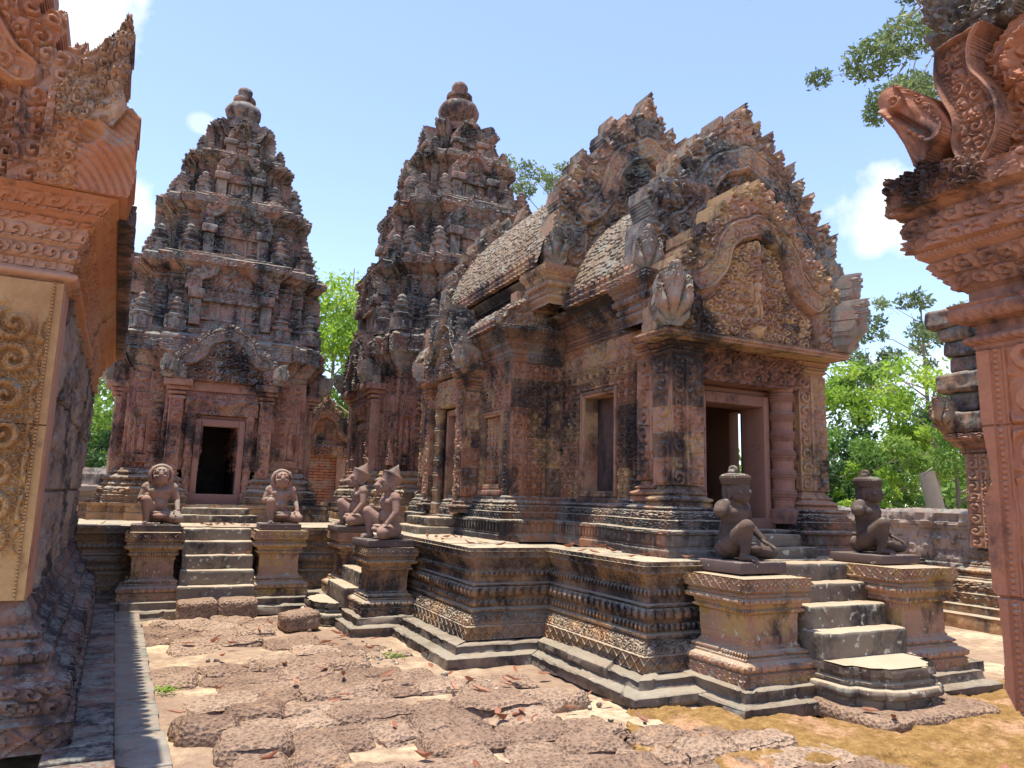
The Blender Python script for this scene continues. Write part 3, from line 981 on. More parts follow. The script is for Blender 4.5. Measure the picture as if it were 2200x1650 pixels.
part(terrace, 'moulded_plinth', mb, 'plinth')
mb = MB()
sweep(mb, TPLAN, [(0, .10), (-.13, .012), (0, .085), (-.2, .004)], True, 0.0, None, .03, .02, 5, (.7, .1), .045, start=.31)
part(terrace, 'footing', mb, 'footing')
mb = MB()
def floor_slabs(mb, x0, y0, x1, y1, z, sz=.55, seed=0):
    rnd = random.Random(seed)
    y = y0
    while y < y1 - .01:
        h = min(sz * rnd.uniform(.8, 1.25), y1 - y)
        x = x0
        while x < x1 - .01:
            w = min(sz * rnd.uniform(.9, 1.7), x1 - x)
            rbox(mb, (x + .004, y + .004, z - .06), (x + w - .004, y + h - .004, z + rnd.uniform(-.005, .006)), .008, .14, .004, rnd.randint(0, 999), tint=rnd.random())
            x += w
        y += h
floor_slabs(mb, 3.80, 5.23, 7.42, 7.0, TZ, seed=1)
floor_slabs(mb, 2.92, 6.97, 3.80, 11.2, TZ, seed=2)
floor_slabs(mb, -2.2, 11.18, 3.9, 13.6, TZ, seed=3)
floor_slabs(mb, 7.42, 6.97, 8.3, 11.2, TZ, seed=5)
mb.poly([(x, y, TZ - .035) for x, y in TPLAN], .5)
part(terrace, 'terrace_floor', mb, 'floor')

PEDP = [(0, .12, 'diamond', .012), (-.02, .015), (0, .085, 'lotus', .03), (-.03, .012), (0, .02), (-.03, .015), (0, .045, 'bead', .02), (-.025, .015), (0, .02), (-.015, .02), (0, .09, 'leafhang', .006), (0, .14),
        (0, .08, 'leafhang', .008), (.025, .015), (0, .045, 'bead', .02), (.01, .015), (0, .03), (.025, .01), (0, .065, 'lotus', .028), (.015, .02), (-.02, .03), (.035, .025, 'teeth', .008), (0, .12, 'diamond', .014)]
def cheek(x0, y0, x1, y1, ztop, seed, mat='pedestal', foot=True):
    mb = MB()
    sweep(mb, ped_rect(x0 + .0, y0, x1, y1), PEDP, True, .20, ztop - .2, .011, .008, seed, (.5, .28), .010, topin=-.03, start=.045)
    o = part(terrace, 'stair_pedestal', mb, mat)
    if foot:
        mb = MB()
        sweep(mb, ped_rect(x0, y0, x1, y1), [(0, .10), (-.09, .012), (0, .085), (-.10, .006)], True, 0.0, None, .03, .02, seed + 1, (.5, .1), .045, start=.21)
        part(terrace, 'footing', mb, 'footing')
    return o
cheek(4.27, 4.56, 4.98, 5.25, 1.015, 11)
cheek(5.98, 4.44, 6.70, 5.25, 1.085, 12)
cheek(2.31, 8.66, 2.90, 9.28, .98, 13, 'plinth')
cheek(2.33, 10.3, 2.90, 10.95, 1.07, 14)
cheek(-.29, 10.48, .34, 11.2, 1.05, 15)
cheek(1.26, 10.60, 1.93, 11.2, 1.075, 16)

def steps(lst, mat='step'):
    for i, (lo, hi) in enumerate(lst):
        mb = rbox(MB(), lo, hi, .022, .045, .014, 40 + i + int(lo[0] * 7), tint=random.Random(i + int(lo[1] * 10)).random())
        part(terrace, 'step', mb, mat)
steps([((4.99, 4.99, .9), (5.99, 5.5, 1.092)), ((4.99, 4.80, .75), (6.0, 5.3, .935)), ((4.99, 4.61, .56), (5.99, 5.2, .772)), ((4.97, 4.42, .2), (5.99, 5.1, .588))])
steps([((.36, 10.98, .9), (1.25, 11.35, 1.085)), ((.35, 10.80, .7), (1.25, 11.2, .925)), ((.36, 10.64, .5), (1.25, 11.1, .75)), ((.35, 10.49, .35), (1.26, 11.0, .57)), ((.33, 10.33, .06), (1.27, 11.0, .385))])
steps([((2.72, 9.29, .7), (3.0, 10.29, 1.08)), ((2.55, 9.29, .5), (2.9, 10.29, .86)), ((2.38, 9.29, .3), (2.8, 10.29, .64)), ((2.2, 9.29, .1), (2.7, 10.29, .45))])
def moonstone(cx, cy, w, d, z0, z1, rz, seed):
    """lobed first step: bracket-shaped plan with stacked mouldings"""
    h = w / 2
    half = [(h, d * .0), (h, -d * .45), (h * .97, -d * .55), (h * .84, -d * .57), (h * .80, -d * .64), (h * .74, -d * .80), (h * .62, -d * .86), (h * .56, -d * .88), (h * .50, -d * .97), (h * .3, -d * 1.0)]
    pl = [(-x, y) for x, y in half] + [(x, y) for x, y in reversed(half)]
    c, s_ = math.cos(rz), math.sin(rz)
    pl = [(cx + x * c - y * s_, cy + x * s_ + y * c) for x, y in pl]
    mb = MB()
    sweep(mb, pl, [(0, .05), (-.02, .01), (.0, .09, 'round', .035), (-.015, .012), (.02, .004), (0, .02), (-.03, .012), (0, .03), (.03, .01), (0, .06)], True, z0, z1 - z0, .02, .008, seed, (.5, .2), .014, topin=-.04, start=.02)
    part(terrace, 'moonstone_step', mb, 'step')
moonstone(5.43, 4.46, 1.0, .50, .10, .385, 0, 3)
moonstone(2.2, 9.8, .95, .35, .02, .26, R(-90), 4)

# ------------------------------------------------------------------ tower shrines
def cross_plan(hw, steps_):
    """square plan with stepped projections (c, p) on all four sides, counter-clockwise"""
    side = [(-hw, -hw)]
    p0 = 0
    for c, p in steps_:
        side += [(-c, -hw - p0), (-c, -hw - p)]
        p0 = p
    side += [(-x, y) for x, y in reversed(side[1:])]
    out = []
    for k in range(4):
        a = k * math.pi / 2
        out += [(round(x * math.cos(a) - y * math.sin(a), 5), round(x * math.sin(a) + y * math.cos(a), 5)) for x, y in side]
    return out

CORN = [(.03, .05), (0, .045, 'bead', .02), (.03, .03), (.11, .19), (.03, .02), (0, .21, 'fol2', .022), (.015, .02), (0, .06), (-.10, .05), (0, .09, 'fol', .022), (-.08, .03)]
TIERW = [(-.0, .05), (0, .05, 'lotus', .02), (-.03, .02), (0, .6, 'scroll_p', .03), (.03, .03), (0, .05, 'bead', .02)]
TBASE = [(0, .13, 'diamond', .015), (-.03, .02), (0, .10, 'leaf', .03), (-.06, .04), (0, .05, 'bead', .025), (-.03, .05), (0, .07, 'lotus', .035), (-.05, .04), (0, .05, 'bead', .02), (-.03, .05)]

def antefix_mesh(S):
    mb = MB()
    pr = [(.20, 0), (.20, .06), (.17, .07), (.17, .24), (.21, .26), (.22, .31), (.17, .33), (.14, .345), (.14, .40), (.175, .42), (.18, .455), (.13, .47), (.11, .48), (.11, .52), (.135, .535), (.135, .56), (.08, .58), (.06, .62), (.075, .65), (.04, .69), (.0, .71)]
    lathe(mb, [(r_ * S, z * S) for r_, z in pr], 8, Matrix.Rotation(R(22.5), 4, 'Z'), hf=lambda t, z: .012 * S * np.cos(4 * t + math.pi), cap=False)
    for k in range(4):
        M = Matrix.Rotation(k * math.pi / 2, 4, 'Z') @ Matrix(((1, 0, 0, 0), (0, 0, -1, -.175 * S), (0, 1, 0, .05 * S), (0, 0, 0, 1)))
        plate(mb, [(-.08 * S, 0), (.08 * S, 0), (.085 * S, .14 * S), (0, .25 * S), (-.085 * S, .14 * S)], lambda U, V: .02 * S + figure_relief(U, V, .2 * S) * .5, M, .03 * S, .014 * S, 2, back=False)
    return mb

def face_frame(k, d, z=0.0):
    """frame of the face number k of a square shrine, d from its axis (0 = towards -Y)"""
    a = k * math.pi / 2
    n = (math.sin(a), -math.cos(a), 0)
    u = (math.cos(a), math.sin(a), 0)
    return frame((n[0] * d, n[1] * d, z), u, n)

def rim_relief(poly, rim=.03, fol=.09, seed=0, depth=.035, bead=True):
    P = np.array(poly + poly[:1], float)
    L = np.concatenate([[0], np.cumsum(np.linalg.norm(np.diff(P, axis=0), axis=1))])
    def f(U, V):
        best = np.full(U.shape, 9.0); al = np.zeros(U.shape)
        for i in range(len(P) - 1):
            A, d = P[i], P[i + 1] - P[i]
            t = np.clip(((U - A[0]) * d[0] + (V - A[1]) * d[1]) / max(d @ d, 1e-9), 0, 1)
            q = np.hypot(U - A[0] - t * d[0], V - A[1] - t * d[1])
            al = np.where(q < best, L[i] + t * (L[i + 1] - L[i]), al)
            best = np.minimum(best, q)
        h = foliage(U + 3, V + 5, fol, seed, .2, 1.6) * depth * sstep(rim * 1.5, rim * 2.2, best)
        if bead:
            h = h + .012 * np.sqrt(np.clip(1 - (((al / .03) % 1 - .5) / .45) ** 2 - ((best - rim * 1.35) / .013) ** 2, 0, 1))
        return np.where(best < rim, .06 * np.sqrt(np.clip(1 - ((best - rim * .5) / (rim * .55)) ** 2, .02, 1)), h)
    return f

def door_bay(root, M, S, real, mat, seed, fine=True, carve=True):
    res = .016 * S
    def P(name, mb, m):
        return part(root, name, mb, m, world=False)
    def bx(mb, u0, v0, n0, u1, v1, n1, r_=.008, seed_=0):
        return rbox(mb, (u0 * S, v0 * S, n0 * S), (u1 * S, v1 * S, n1 * S), r_ * S, .10, .006, seed_, M)
    for sd in (-1, 1):
        mb = MB()
        c = sd * .72
        bx(mb, c - .15, .27, -.1, c + .15, .42, .19, .02, 1); bx(mb, c - .13, .42, -.1, c + .13, .50, .16, .03, 2); bx(mb, c - .15, .50, -.1, c + .15, .58, .17, .03, 3)
        plate(mb, rect((c - .11) * S, .56 * S, (c + .11) * S, 2.02 * S), lambda U, V: .12 * S + strip(U, V, (c - .11) * S, (c + .11) * S, seed, .04, .02), M, .25 * S, res, seed, back=False)
        bx(mb, c - .13, 2.0, -.1, c + .13, 2.06, .15, .02, 4); bx(mb, c - .14, 2.08, -.1, c + .14, 2.14, .17, .03, 5); bx(mb, c - .17, 2.15, -.1, c + .17, 2.22, .21, .02, 6); bx(mb, c - .22, 2.22, -.1, c + .22, 2.33, .28, .015, 7)
        P('pilaster', mb, mat)
        pr_r = .075 * S
        loc = M @ Vector((sd * .475 * S, 0, .06 * S))
        H = 1.50 * S
        mb = MB()
        pr = [(pr_r * 1.3, 0), (pr_r * 1.3, .16 * S), (pr_r, .18 * S)]
        for i in range(6):
            a = .18 * S + (H - .18 * S) * i / 6
            w = (H - .18 * S) / 6
            pr += [(pr_r * .85, a + .05 * w), (pr_r * .88, a + .5 * w), (pr_r * 1.05, a + .56 * w), (pr_r * .9, a + .63 * w), (pr_r * 1.15, a + .73 * w), (pr_r * .9, a + .84 * w), (pr_r * 1.05, a + .93 * w), (pr_r * .85, a + .98 * w)]
        lathe(mb, pr, 12, Matrix.Translation((loc.x, loc.y, loc.z + .28 * S)), tint=.3)
        P('colonnette', mb, mat)
    mb = MB()
    for u0, v0, u1, v1 in ((-.40, .42, -.30, 1.70), (.30, .42, .40, 1.70), (-.30, 1.58, .30, 1.70), (-.40, .30, .40, .44)):
        bx(mb, u0, v0, -.12, u1, v1, .07, .012, 8)
        bx(mb, u0 + (.03 if u0 < -.35 and u1 < 0 else 0) , v0, -.12, u1 - (.03 if u1 > .35 and u0 > 0 else 0), v1 - .0, .045, .01, 9) if False else None
    for u0, v0, u1, v1 in ((-.44, .40, -.405, 1.76), (.405, .40, .44, 1.76), (-.405, 1.705, .405, 1.76)):
        bx(mb, u0, v0, -.12, u1, v1, .03, .008, 10)
    P('door_frame', mb, 'frame')
    if real:
        mb = bx(MB(), -.62, .27, -.72, .62, .31, .1, .01, 2)
        P('door_sill', mb, 'frame')
    else:
        mb = plate(MB(), rect(-.3 * S, .44 * S, .3 * S, 1.58 * S), lambda U, V: .01 + .02 * (np.abs(U) < .04 * S) + .012 * (np.abs(np.abs(U) - .16 * S) > .08 * S), M, .05, res * 1.5, seed)
        P('false_door', mb, mat)
    def lint(U, V):
        u, v = U / S, (V / S - 1.77)
        g = np.exp(-((v - .20 + .05 * np.cos(u * 9)) / .035) ** 2) * .035
        kala = np.exp(-((u / .09) ** 2 + ((v - .17) / .09) ** 2)) * .07
        return S * (.10 + foliage(U + 2, V + 3, .105 * S, seed, .18) * .035 + g + kala - .02 * sstep(.36, .38, v))
    mb = plate(MB(), rect(-.58 * S, 1.77 * S, .58 * S, 2.16 * S), lint, M, .2 * S, res * .85, seed)
    bx(mb, -.62, 2.16, -.1, .62, 2.33, .12, .015, 3)
    P('lintel', mb, mat)

def shrine_tower(name, label, loc, S, real_faces, seed, fin=1):
    root = thing(name, label, 'tower', (loc[0], loc[1], TZ))
    hw = 1.37
    pb = .16
    stp = lambda h: [(h * .80, .05), (h * .62, pb)]
    sc = lambda pl: [(x * S, y * S) for x, y in pl]
    def notch(pl, c, d):
        out = []
        y0 = -hw - pb
        for i, p in enumerate(pl):
            out.append(p)
            q = pl[(i + 1) % len(pl)]
            if abs(p[1] - y0) < 1e-3 and abs(q[1] - y0) < 1e-3 and q[0] > p[0]:
                out += [(-c, y0), (-c, y0 + d), (c, y0 + d), (c, y0)]
        return out
    body = cross_plan(hw, stp(hw))
    mb = MB()
    sweep(mb, sc(body), [(0, .12), (-.02, .015), (0, .08, 'teeth', .015), (.02, .015), (0, .05)], True, 0, .27 * S, .035, .03, seed, (.5, .3), .02, topin=-.6, start=.46 * S)
    nb = notch(body, .70, 2.9) if 0 in real_faces else body
    sweep(mb, sc(nb), TBASE, True, .27 * S, .56 * S, .025, .014, seed + 1, (.5, .3), .02, topin=-.01, start=.26 * S)
    part(root, 'moulded_base', mb, 'plinth', world=False)
    mb = MB()
    nb = notch(body, .31, 2.3) if 0 in real_faces else body
    sweep(mb, sc(nb), [(0, .25, 'fol', .02), (0, 1.38, 'scroll_p', .04)], True, .83 * S, 1.62 * S, .018, .018, seed + 2, (.55, .42), .02)
    part(root, 'wall', mb, 'tower_body', world=False)
    mb = MB()
    sweep(mb, sc(body), CORN, True, 2.45 * S, .80 * S, .022, .016, seed + 3, (.5, .26), .03, topin=-.02, bamp=.06)
    part(root, 'cornice', mb, 'tower', world=False)
    KMS = []
    for k in (0, 1, 3):
        M = face_frame(k, (hw + pb) * S)
        door_bay(root, M, S, k in real_faces, 'tower_body', seed + k * 5)
        Mp = M @ Matrix.Translation((0, 2.33 * S, .24 * S))
        pediment(root, Mp, .95 * S, .98 * S, .22 * S, 'tower', .016 * S, seed + k, 6, (1, 1), .42, True, broken=.75, apex=.02, cell=.14 * S, world=False, tdepth=.09)
        for sd in (-1, 1):   # guardian in a niche on either side of the door
            Mn = face_frame(k, hw * S + .05 * S) @ Matrix.Translation((sd * 1.235 * S * .97, .93 * S, -.01))
            def nf(U, V):
                inn = (np.abs(U) < .085 * S) & (V < .80 * S) & (V > .12 * S)
                arch = foliage(U + 1, V, .08 * S, 3, .2) * .025
                return np.where(inn, -.01 + figure_relief(U, V - .15 * S, .58 * S, k != 0 or sd > 0 or True) * .9, .035 + arch)
            mb = plate(MB(), rect(-.13 * S, 0, .13 * S, 1.15 * S), nf, Mn, .05 * S, .010 * S, seed, back=False)
            part(root, 'guardian_niche', mb, 'tower_body', world=False)
    # roof tiers
    tiers = [(3.25, 4.22, 1.22, 4.62, .17), (4.62, 5.45, .97, 5.85, .14), (5.85, 6.58, .68 if fin == 1 else .74, 6.86, .11), (6.86, 7.36, .42 if fin == 1 else .52, 7.68, .07)]
    ant = antefix_mesh(1.0)
    first = None
    for ti, (z0, z1, h, z2, ov) in enumerate(tiers):
        pl = sc(cross_plan(h, [(h * .82, .07), (h * .60, (.27, .22, .17, .07)[ti])]))
        mb = MB()
        sweep(mb, pl, [(-.0, .06, 'diamond', .01), (-.03, .03)] + TIERW, True, z0 * S, (z1 - z0) * S, .026, .018, seed + 10 + ti, (.36, .24), .02, start=.06, bamp=.05)
        kk = ov / .17
        cp = [(b[0] * kk,) + tuple(b[1:]) for b in CORN]
        sweep(mb, pl, cp, True, z1 * S, (z2 - z1) * S, .024, .018, seed + 20 + ti, (.40, .22), .022, topin=-.02, bamp=.075)
        part(root, 'roof_tier', mb, 'tower', world=False)
        for k in (0, 1, 3):
            M = face_frame(k, (h + (.29, .24, .19, .09)[ti]) * S, z0 * S)
            w = h * .58
            mb = MB()
            for sd in (-1, 1):
                rbox(mb, ((sd * w * .82 - .09) * S, .05, -.05 * S), ((sd * w * .82 + .09) * S, (z1 - z0) * .52 * S, .13 * S), .01, .1, .01, 3 + ti, M)
                rbox(mb, ((sd * w * .82 - .13) * S, (z1 - z0) * .52 * S, -.05 * S), ((sd * w * .82 + .13) * S, (z1 - z0) * .70 * S, .20 * S), .02, .1, .012, 4 + ti, M)
            plate(mb, rect(-w * .66 * S, (z1 - z0) * .50 * S, w * .66 * S, (z1 - z0) * .72 * S), lambda U, V: .08 * S + foliage(U, V, .11 * S, ti, .2) * .04, M, .1, .02 * S, 1, back=False)
            plate(mb, rect(-w * .5 * S, 0.02, w * .5 * S, (z1 - z0) * .52 * S), lambda U, V: .02 + .03 * (np.abs(np.abs(U) - w * .3 * S) < .03), M, .05, .025 * S, 1, back=False)
            part(root, 'false_door', mb, 'tower', world=False)
            Mp = M @ Matrix.Translation((0, (z1 - z0) * .70 * S, .10 * S))
            pediment(root, Mp, w * 1.12 * S, (z2 - z1 + (z1 - z0) * .30) * S * 1.02, .2 * S, 'tower', .02 * S, seed + ti * 3 + k, 4, (0, 0), .4, True, broken=.8, apex=.0, cell=.14 * S, tdepth=.07, world=False)
        # corner miniatures standing on the cornice below this tier
        hb = (1.37, 1.22, .97, .68)[ti]
        sa = (.88, .80, .70, .52)[ti] * S
        zz = (3.16, 4.53, 5.76, 6.80)[ti] * S
        for cx, cy in ((-1, -1), (1, -1), (-1, 1), (1, 1), (-.62, -1.1), (.62, -1.1), (-1.1, -.62), (1.1, -.62)):
            if ti == 3 and abs(cx) != abs(cy):
                continue
            if first is None:
                first = ant.build('corner_antefix', MAT['tower'], root)
                o = first
            else:
                o = first.copy()
                COL.objects.link(o)
                o.parent = root
            o.location = (cx * (hb + .02) * S, cy * (hb + .02) * S, zz)
            o.rotation_euler = (0, 0, random.Random(ti * 9 + int(cx * 5)).uniform(-.15, .15))
            o.scale = (sa, sa, sa * (.9 + .25 * random.Random(int(cx * 7 + cy * 3 + ti)).random()))
    # lotus crown
    mb = MB()
    pr = [(.43, 7.60), (.44, 7.68), (.39, 7.70), (.40, 7.78), (.33, 7.80), (.34, 7.87), (.27, 7.89), (.26, 7.93), (.30, 7.98), (.335, 8.06), (.34, 8.13), (.30, 8.22), (.22, 8.27), (.18, 8.30), (.185, 8.33), (.22, 8.36), (.215, 8.42), (.15, 8.45), (.12, 8.48), (.135, 8.53), (.14, 8.58), (.12, 8.63), (.07, 8.67), (.0, 8.70)]
    pr = [(r_ * (fin if z > 7.85 else 1), z if z < 7.9 else 7.9 + (z - 7.9) * fin) for r_, z in pr]
    lathe(mb, [(r_ * S, z * S) for r_, z in pr], 40, None, hf=lambda t, z: (.012 * S * np.abs(np.cos(8 * t)) * (z < 8.3 * S)) + (fbm(np.cos(t) * 4, np.sin(t) * 4, z * 5, 3) - .5) * .04, cap=False)
    part(root, 'lotus_finial', mb, 'tower' if fin == 1 else 'finial_red', world=False)
    if 0 in real_faces:      # near-black lining: the doorway's inner shade put into the stone colour
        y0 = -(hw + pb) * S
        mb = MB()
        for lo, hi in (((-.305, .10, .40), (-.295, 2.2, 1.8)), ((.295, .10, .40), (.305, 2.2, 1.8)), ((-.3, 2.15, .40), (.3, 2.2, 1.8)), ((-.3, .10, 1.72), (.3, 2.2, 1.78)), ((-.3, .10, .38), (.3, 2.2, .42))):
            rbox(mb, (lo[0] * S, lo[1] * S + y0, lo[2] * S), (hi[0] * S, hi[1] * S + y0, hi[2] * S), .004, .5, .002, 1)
        part(root, 'doorway_shade_lining', mb, 'void', world=False)
    # doorstep
    mb = MB()
    rbox(mb, (-.62 * S, -2.45 * S, 0), (.62 * S, -1.6 * S, .12 * S), .015, .06, .014, 5)
    rbox(mb, (-.5 * S, -2.28 * S, .12 * S), (.5 * S, -1.6 * S, .225 * S), .015, .06, .014, 6)
    part(root, 'doorstep', mb, 'step', world=False)
    return root
shrine_tower('shrine_tower', 'dark red tiered sandstone tower at left with an open black doorway and a lotus finial', (.86, 14.9), 1.0, (0,), 30)
shrine_tower('shrine_tower', 'tallest tiered sandstone tower, rising behind the gabled hall with a bulbous red finial', (5.6, 15.1), 1.165, (), 60, 1.2)
# ------------------------------------------------------------------ gabled hall (mandapa) with its front porch
XM = 5.65
hall = thing('gabled_hall', 'red carved sandstone hall with flame-edged gables and a porch door facing right', 'temple hall', (XM, 8.0, TZ))
def H(name, mb, mat, **k):
    return part(hall, name, mb, mat, **k)
HB = [(0, .075), (-.012, .010), (0, .02), (-.012, .0), (0, .11, 'teeth', .014), (.02, .008), (0, .035, 'leaf', .010), (-.085, .008), (0, .085, 'diamond', .014), (-.02, .01), (-.03, .07, 'leaf', .022), (-.03, .014), (0, .035, 'bead', .02), (-.025, .02), (0, .03), (-.03, .02)]
mb = MB()
SPATH = [(3.95, 11.8), (3.95, 8.3), (4.72, 8.3), (4.72, 6.42), (4.6, 6.42), (4.6, 5.98), (4.5, 5.98), (4.5, 5.75), (4.86, 5.75), (4.86, 6.3)]
NPATH = [(6.32, 6.3), (6.32, 5.84), (6.74, 5.84), (6.74, 6.42), (6.6, 6.42), (6.6, 8.3), (7.35, 8.3), (7.35, 11.8)]
for pth in (SPATH, NPATH):
    sweep(mb, pth, HB, False, TZ - .01, .55, .013, .008, 7, (.55, .3), .010, start=.25)
H('moulded_base', mb, 'hall_base')

# porch side wall with its blind window
Mw = frame((4.72, 8.3, 1.62), (0, -1, 0), (-1, 0, 0))
def porch_wall(U, V):
    u0, u1, v0, v1 = .56, 1.23, .10, 1.25
    h = brocade(U + .02, V, .150, 3) * .055
    d = np.maximum(np.maximum(u0 - U, U - u1), np.maximum(v0 - V, V - v1))
    h = np.where(d < .085, .0, h)
    h = np.where((V > 1.62), pat('leaf', U, V - 1.62, 1.9, .3, 3) * .03, h)
    return np.where(d < 0, -.20, h)
mb = plate(MB(), rect(0, 0, 1.9, 2.0), porch_wall, Mw, .22, .0085, 5, (.5, .36), .010)
H('wall', mb, 'hall')
def win_frame(M, u0, v0, u1, v1, w=.075, mat='hall', name='window_frame'):
    mb = MB()
    for k, (a, dpt) in enumerate(((0.0, .030), (.03, .045), (.055, .03))):
        b = min(a + .032, w)
        for q in ((u0 - b, v0 - b, u0 - a, v1 + b), (u1 + a, v0 - b, u1 + b, v1 + b), (u0 - a, v1 + a, u1 + a, v1 + b), (u0 - a, v0 - b, u1 + a, v0 - a)):
            rbox(mb, (q[0], q[1], -.15), (q[2], q[3], dpt), .006, .12, .004, k, M)
    rbox(mb, (u0 - w - .03, v0 - w - .07, -.1), (u1 + w + .03, v0 - w, .06), .012, .1, .004, 5, M)
    return H(name, mb, mat)
win_frame(Mw, .56, .10, 1.23, 1.25)
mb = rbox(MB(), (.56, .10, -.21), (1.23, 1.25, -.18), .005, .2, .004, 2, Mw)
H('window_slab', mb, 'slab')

# corner pier beside the porch door: south and east carved faces
carved_pier(hall, 4.6, 5.98, 4.9, 6.42, 1.62, 3.42, 'hall', seed=21, name='corner_pier')
carved_pier(hall, 4.50, 5.74, 4.85, 6.0, 1.56, 3.34, 'hall', seed=22)
carved_pier(hall, 6.33, 5.84, 6.70, 6.1, 1.56, 3.34, 'ochre', seed=23)
carved_pier(hall, 6.45, 6.1, 6.72, 6.5, 1.62, 3.42, 'hall', seed=24, name='corner_pier')
colonnette(hall, (6.17, 5.95), .135, 1.42, 2.90, 'frame', 6, 16)
colonnette(hall, (4.98, 6.02), .12, 1.42, 2.90, 'frame', 6, 16)
mb = MB()
for lo, hi in (((5.06, 5.99, 1.46), (5.14, 6.34, 2.80)), ((5.95, 5.99, 1.46), (6.03, 6.34, 2.80)), ((5.14, 5.99, 2.68), (5.95, 6.34, 2.80)), ((5.02, 5.96, 1.34), (6.06, 6.36, 1.47)),
               ((5.0, 6.03, 1.40), (5.055, 6.30, 2.86)), ((6.035, 6.03, 1.40), (6.09, 6.30, 2.86)), ((5.055, 6.03, 2.805), (6.035, 6.30, 2.86)),
               ((4.94, 6.08, 1.3), (4.995, 6.36, 2.9)), ((6.095, 6.08, 1.3), (6.40, 6.36, 2.9)), ((4.80, 6.10, 2.865), (6.45, 6.30, 3.3))):
    rbox(mb, lo, hi, .012, .12, .004, 3)
H('door_frame', mb, 'frame')
# lintel
Ml = frame((4.86, 5.86, 2.88), (1, 0, 0), (0, -1, 0))
def lintel_f(U, V):
    x = (U - .78) / .78
    loops = np.exp(-((V - .19 - .07 * np.cos(x * 4) * 0 + .05 * np.sin(np.abs(x) * 22)) / .03) ** 2) * .04
    kala = np.exp(-(((U - .78) / .12) ** 2 + ((V - .18) / .10) ** 2)) * .07
    return .03 + foliage(U + 4, V + 2, .135, 9, .16) * .06 + loops * (np.abs(x) < .9) + kala
mb = plate(MB(), rect(0, 0, 1.53, .37), lintel_f, Ml, .2, .008, 4, wear=.006)
rbox(mb, (4.5, 5.70, 3.26), (6.8, 6.1, 3.335), .012, .1, .006, 3)
H('lintel', mb, 'frame')
# porch rooms: inner faces
mb = MB()
rbox(mb, (4.98, 6.4, 1.62), (5.02, 8.3, 4.0), .005, .5, .004, 1)
rbox(mb, (6.42, 6.4, 1.62), (6.58, 6.86, 4.0), .005, .5, .004, 2)
rbox(mb, (6.42, 7.06, 1.62), (6.58, 8.3, 4.0), .005, .5, .004, 2)
rbox(mb, (6.42, 6.86, 2.75), (6.58, 7.06, 4.0), .005, .5, .004, 2)
rbox(mb, (4.0, 8.32, 1.1), (5.35, 8.5, 4.3), .005, .5, .004, 3)
rbox(mb, (5.95, 8.32, 1.1), (7.3, 8.5, 4.3), .005, .5, .004, 4)
rbox(mb, (5.35, 8.33, 2.7), (5.95, 8.5, 4.3), .005, .5, .004, 5)
H('inner_wall', mb, 'inside')
mb = MB()
rbox(mb, (4.8, 6.0, 1.2), (6.5, 12.0, 1.36), .005, .5, .004, 6)
rbox(mb, (4.86, 6.1, 3.34), (6.5, 6.5, 3.5), .005, .5, .004, 6)
rbox(mb, (4.0, 11.8, 1.1), (7.3, 12.0, 4.5), .005, .5, .004, 6)
H('inner_floor', mb, 'inside')
# doorstep
mb = MB()
for lo, hi in (((5.0, 5.42, 1.08), (6.05, 5.98, 1.20)), ((5.04, 5.56, 1.2), (6.0, 5.98, 1.32)), ((5.02, 5.72, 1.32), (6.04, 5.98, 1.36))):
    rbox(mb, lo, hi, .015, .05, .012, 9)
H('doorstep', mb, 'step')

# ---- porch cornice, roof and gables
PC = [(.02, .03), (0, .045, 'lotus', .02), (.02, .02), (-.02, .02), (0, .05, 'bead', .022), (.03, .03), (0, .03), (.10, .10, 'leaf', .015), (.03, .01), (0, .05, 'leaf', .012), (.10, .05), (.02, .01), (0, .035, 'bead', .015)]
mb = MB()
sweep(mb, [(4.72, 8.3), (4.72, 6.05)], PC, False, 3.50, .46, .012, .009, 31, (.5, .2), .012)
H('cornice', mb, 'hall_base')
mb = MB()
sweep(mb, [(6.6, 6.05), (6.6, 8.3)], PC, False, 3.50, .46, .05, .03, 31, (.5, .2), .012)
H('cornice', mb, 'hall_base')

def vault(name, x0, z0, zr, y0, y1, mat, ctrl, seed, res=.016, xr=XM, sides=(-1, 1)):
    """curved tile roof: tile courses stepped up the slope, joints down it"""
    c = curve_pts(ctrl, 400)
    c = c * (xr - x0, zr - z0) + (0, z0)          # x measured from eave inwards, as fraction
    seg = np.linalg.norm(np.diff(c, axis=0), axis=1)
    s = np.concatenate([[0], np.cumsum(seg)])
    n = math.ceil(s[-1] / res)
    ss = np.linspace(0, s[-1], n)
    cx, cz = np.interp(ss, s, c[:, 0]), np.interp(ss, s, c[:, 1])
    tx, tz = np.gradient(cx), np.gradient(cz)
    ln = np.hypot(tx, tz)
    nx, nz_ = -tz / ln, tx / ln
    yy = np.linspace(y0, y1, math.ceil((y1 - y0) / res))
    Yg, S = np.meshgrid(yy, ss)
    course = .062
    k = np.floor(S / course + .25 * (fbm(Yg * 1.7, S * .8, 0, seed) - .5))
    fr = S / course - k
    w = .085
    off = _hash(k, 0, 0, seed) * w
    j = np.floor((Yg + off) / w)
    x = (Yg + off) / w - j - .5
    h = .013 * (1 - fr) + .006 * np.clip(1 - (2 * x) ** 2, 0, 1) + (.012) * (_hash(k, j, 1, seed) - .5) + (fbm(Yg * 26, S * 6, 0, seed) - .5) * .045
    T = _hash(k, j, 2, seed)
    mb = MB()
    for sd in sides:
        X = (x0 + cx)[:, None] + nx[:, None] * h
        Z = cz[:, None] + nz_[:, None] * h
        if sd > 0:
            X = 2 * xr - X
        mb.grid(np.stack([X, Yg, Z], -1), T)
    return H(name, mb, mat)
OG = [(0, 0), (.06, .16), (.15, .34), (.27, .52), (.42, .68), (.60, .83), (.80, .94), (1, 1)]
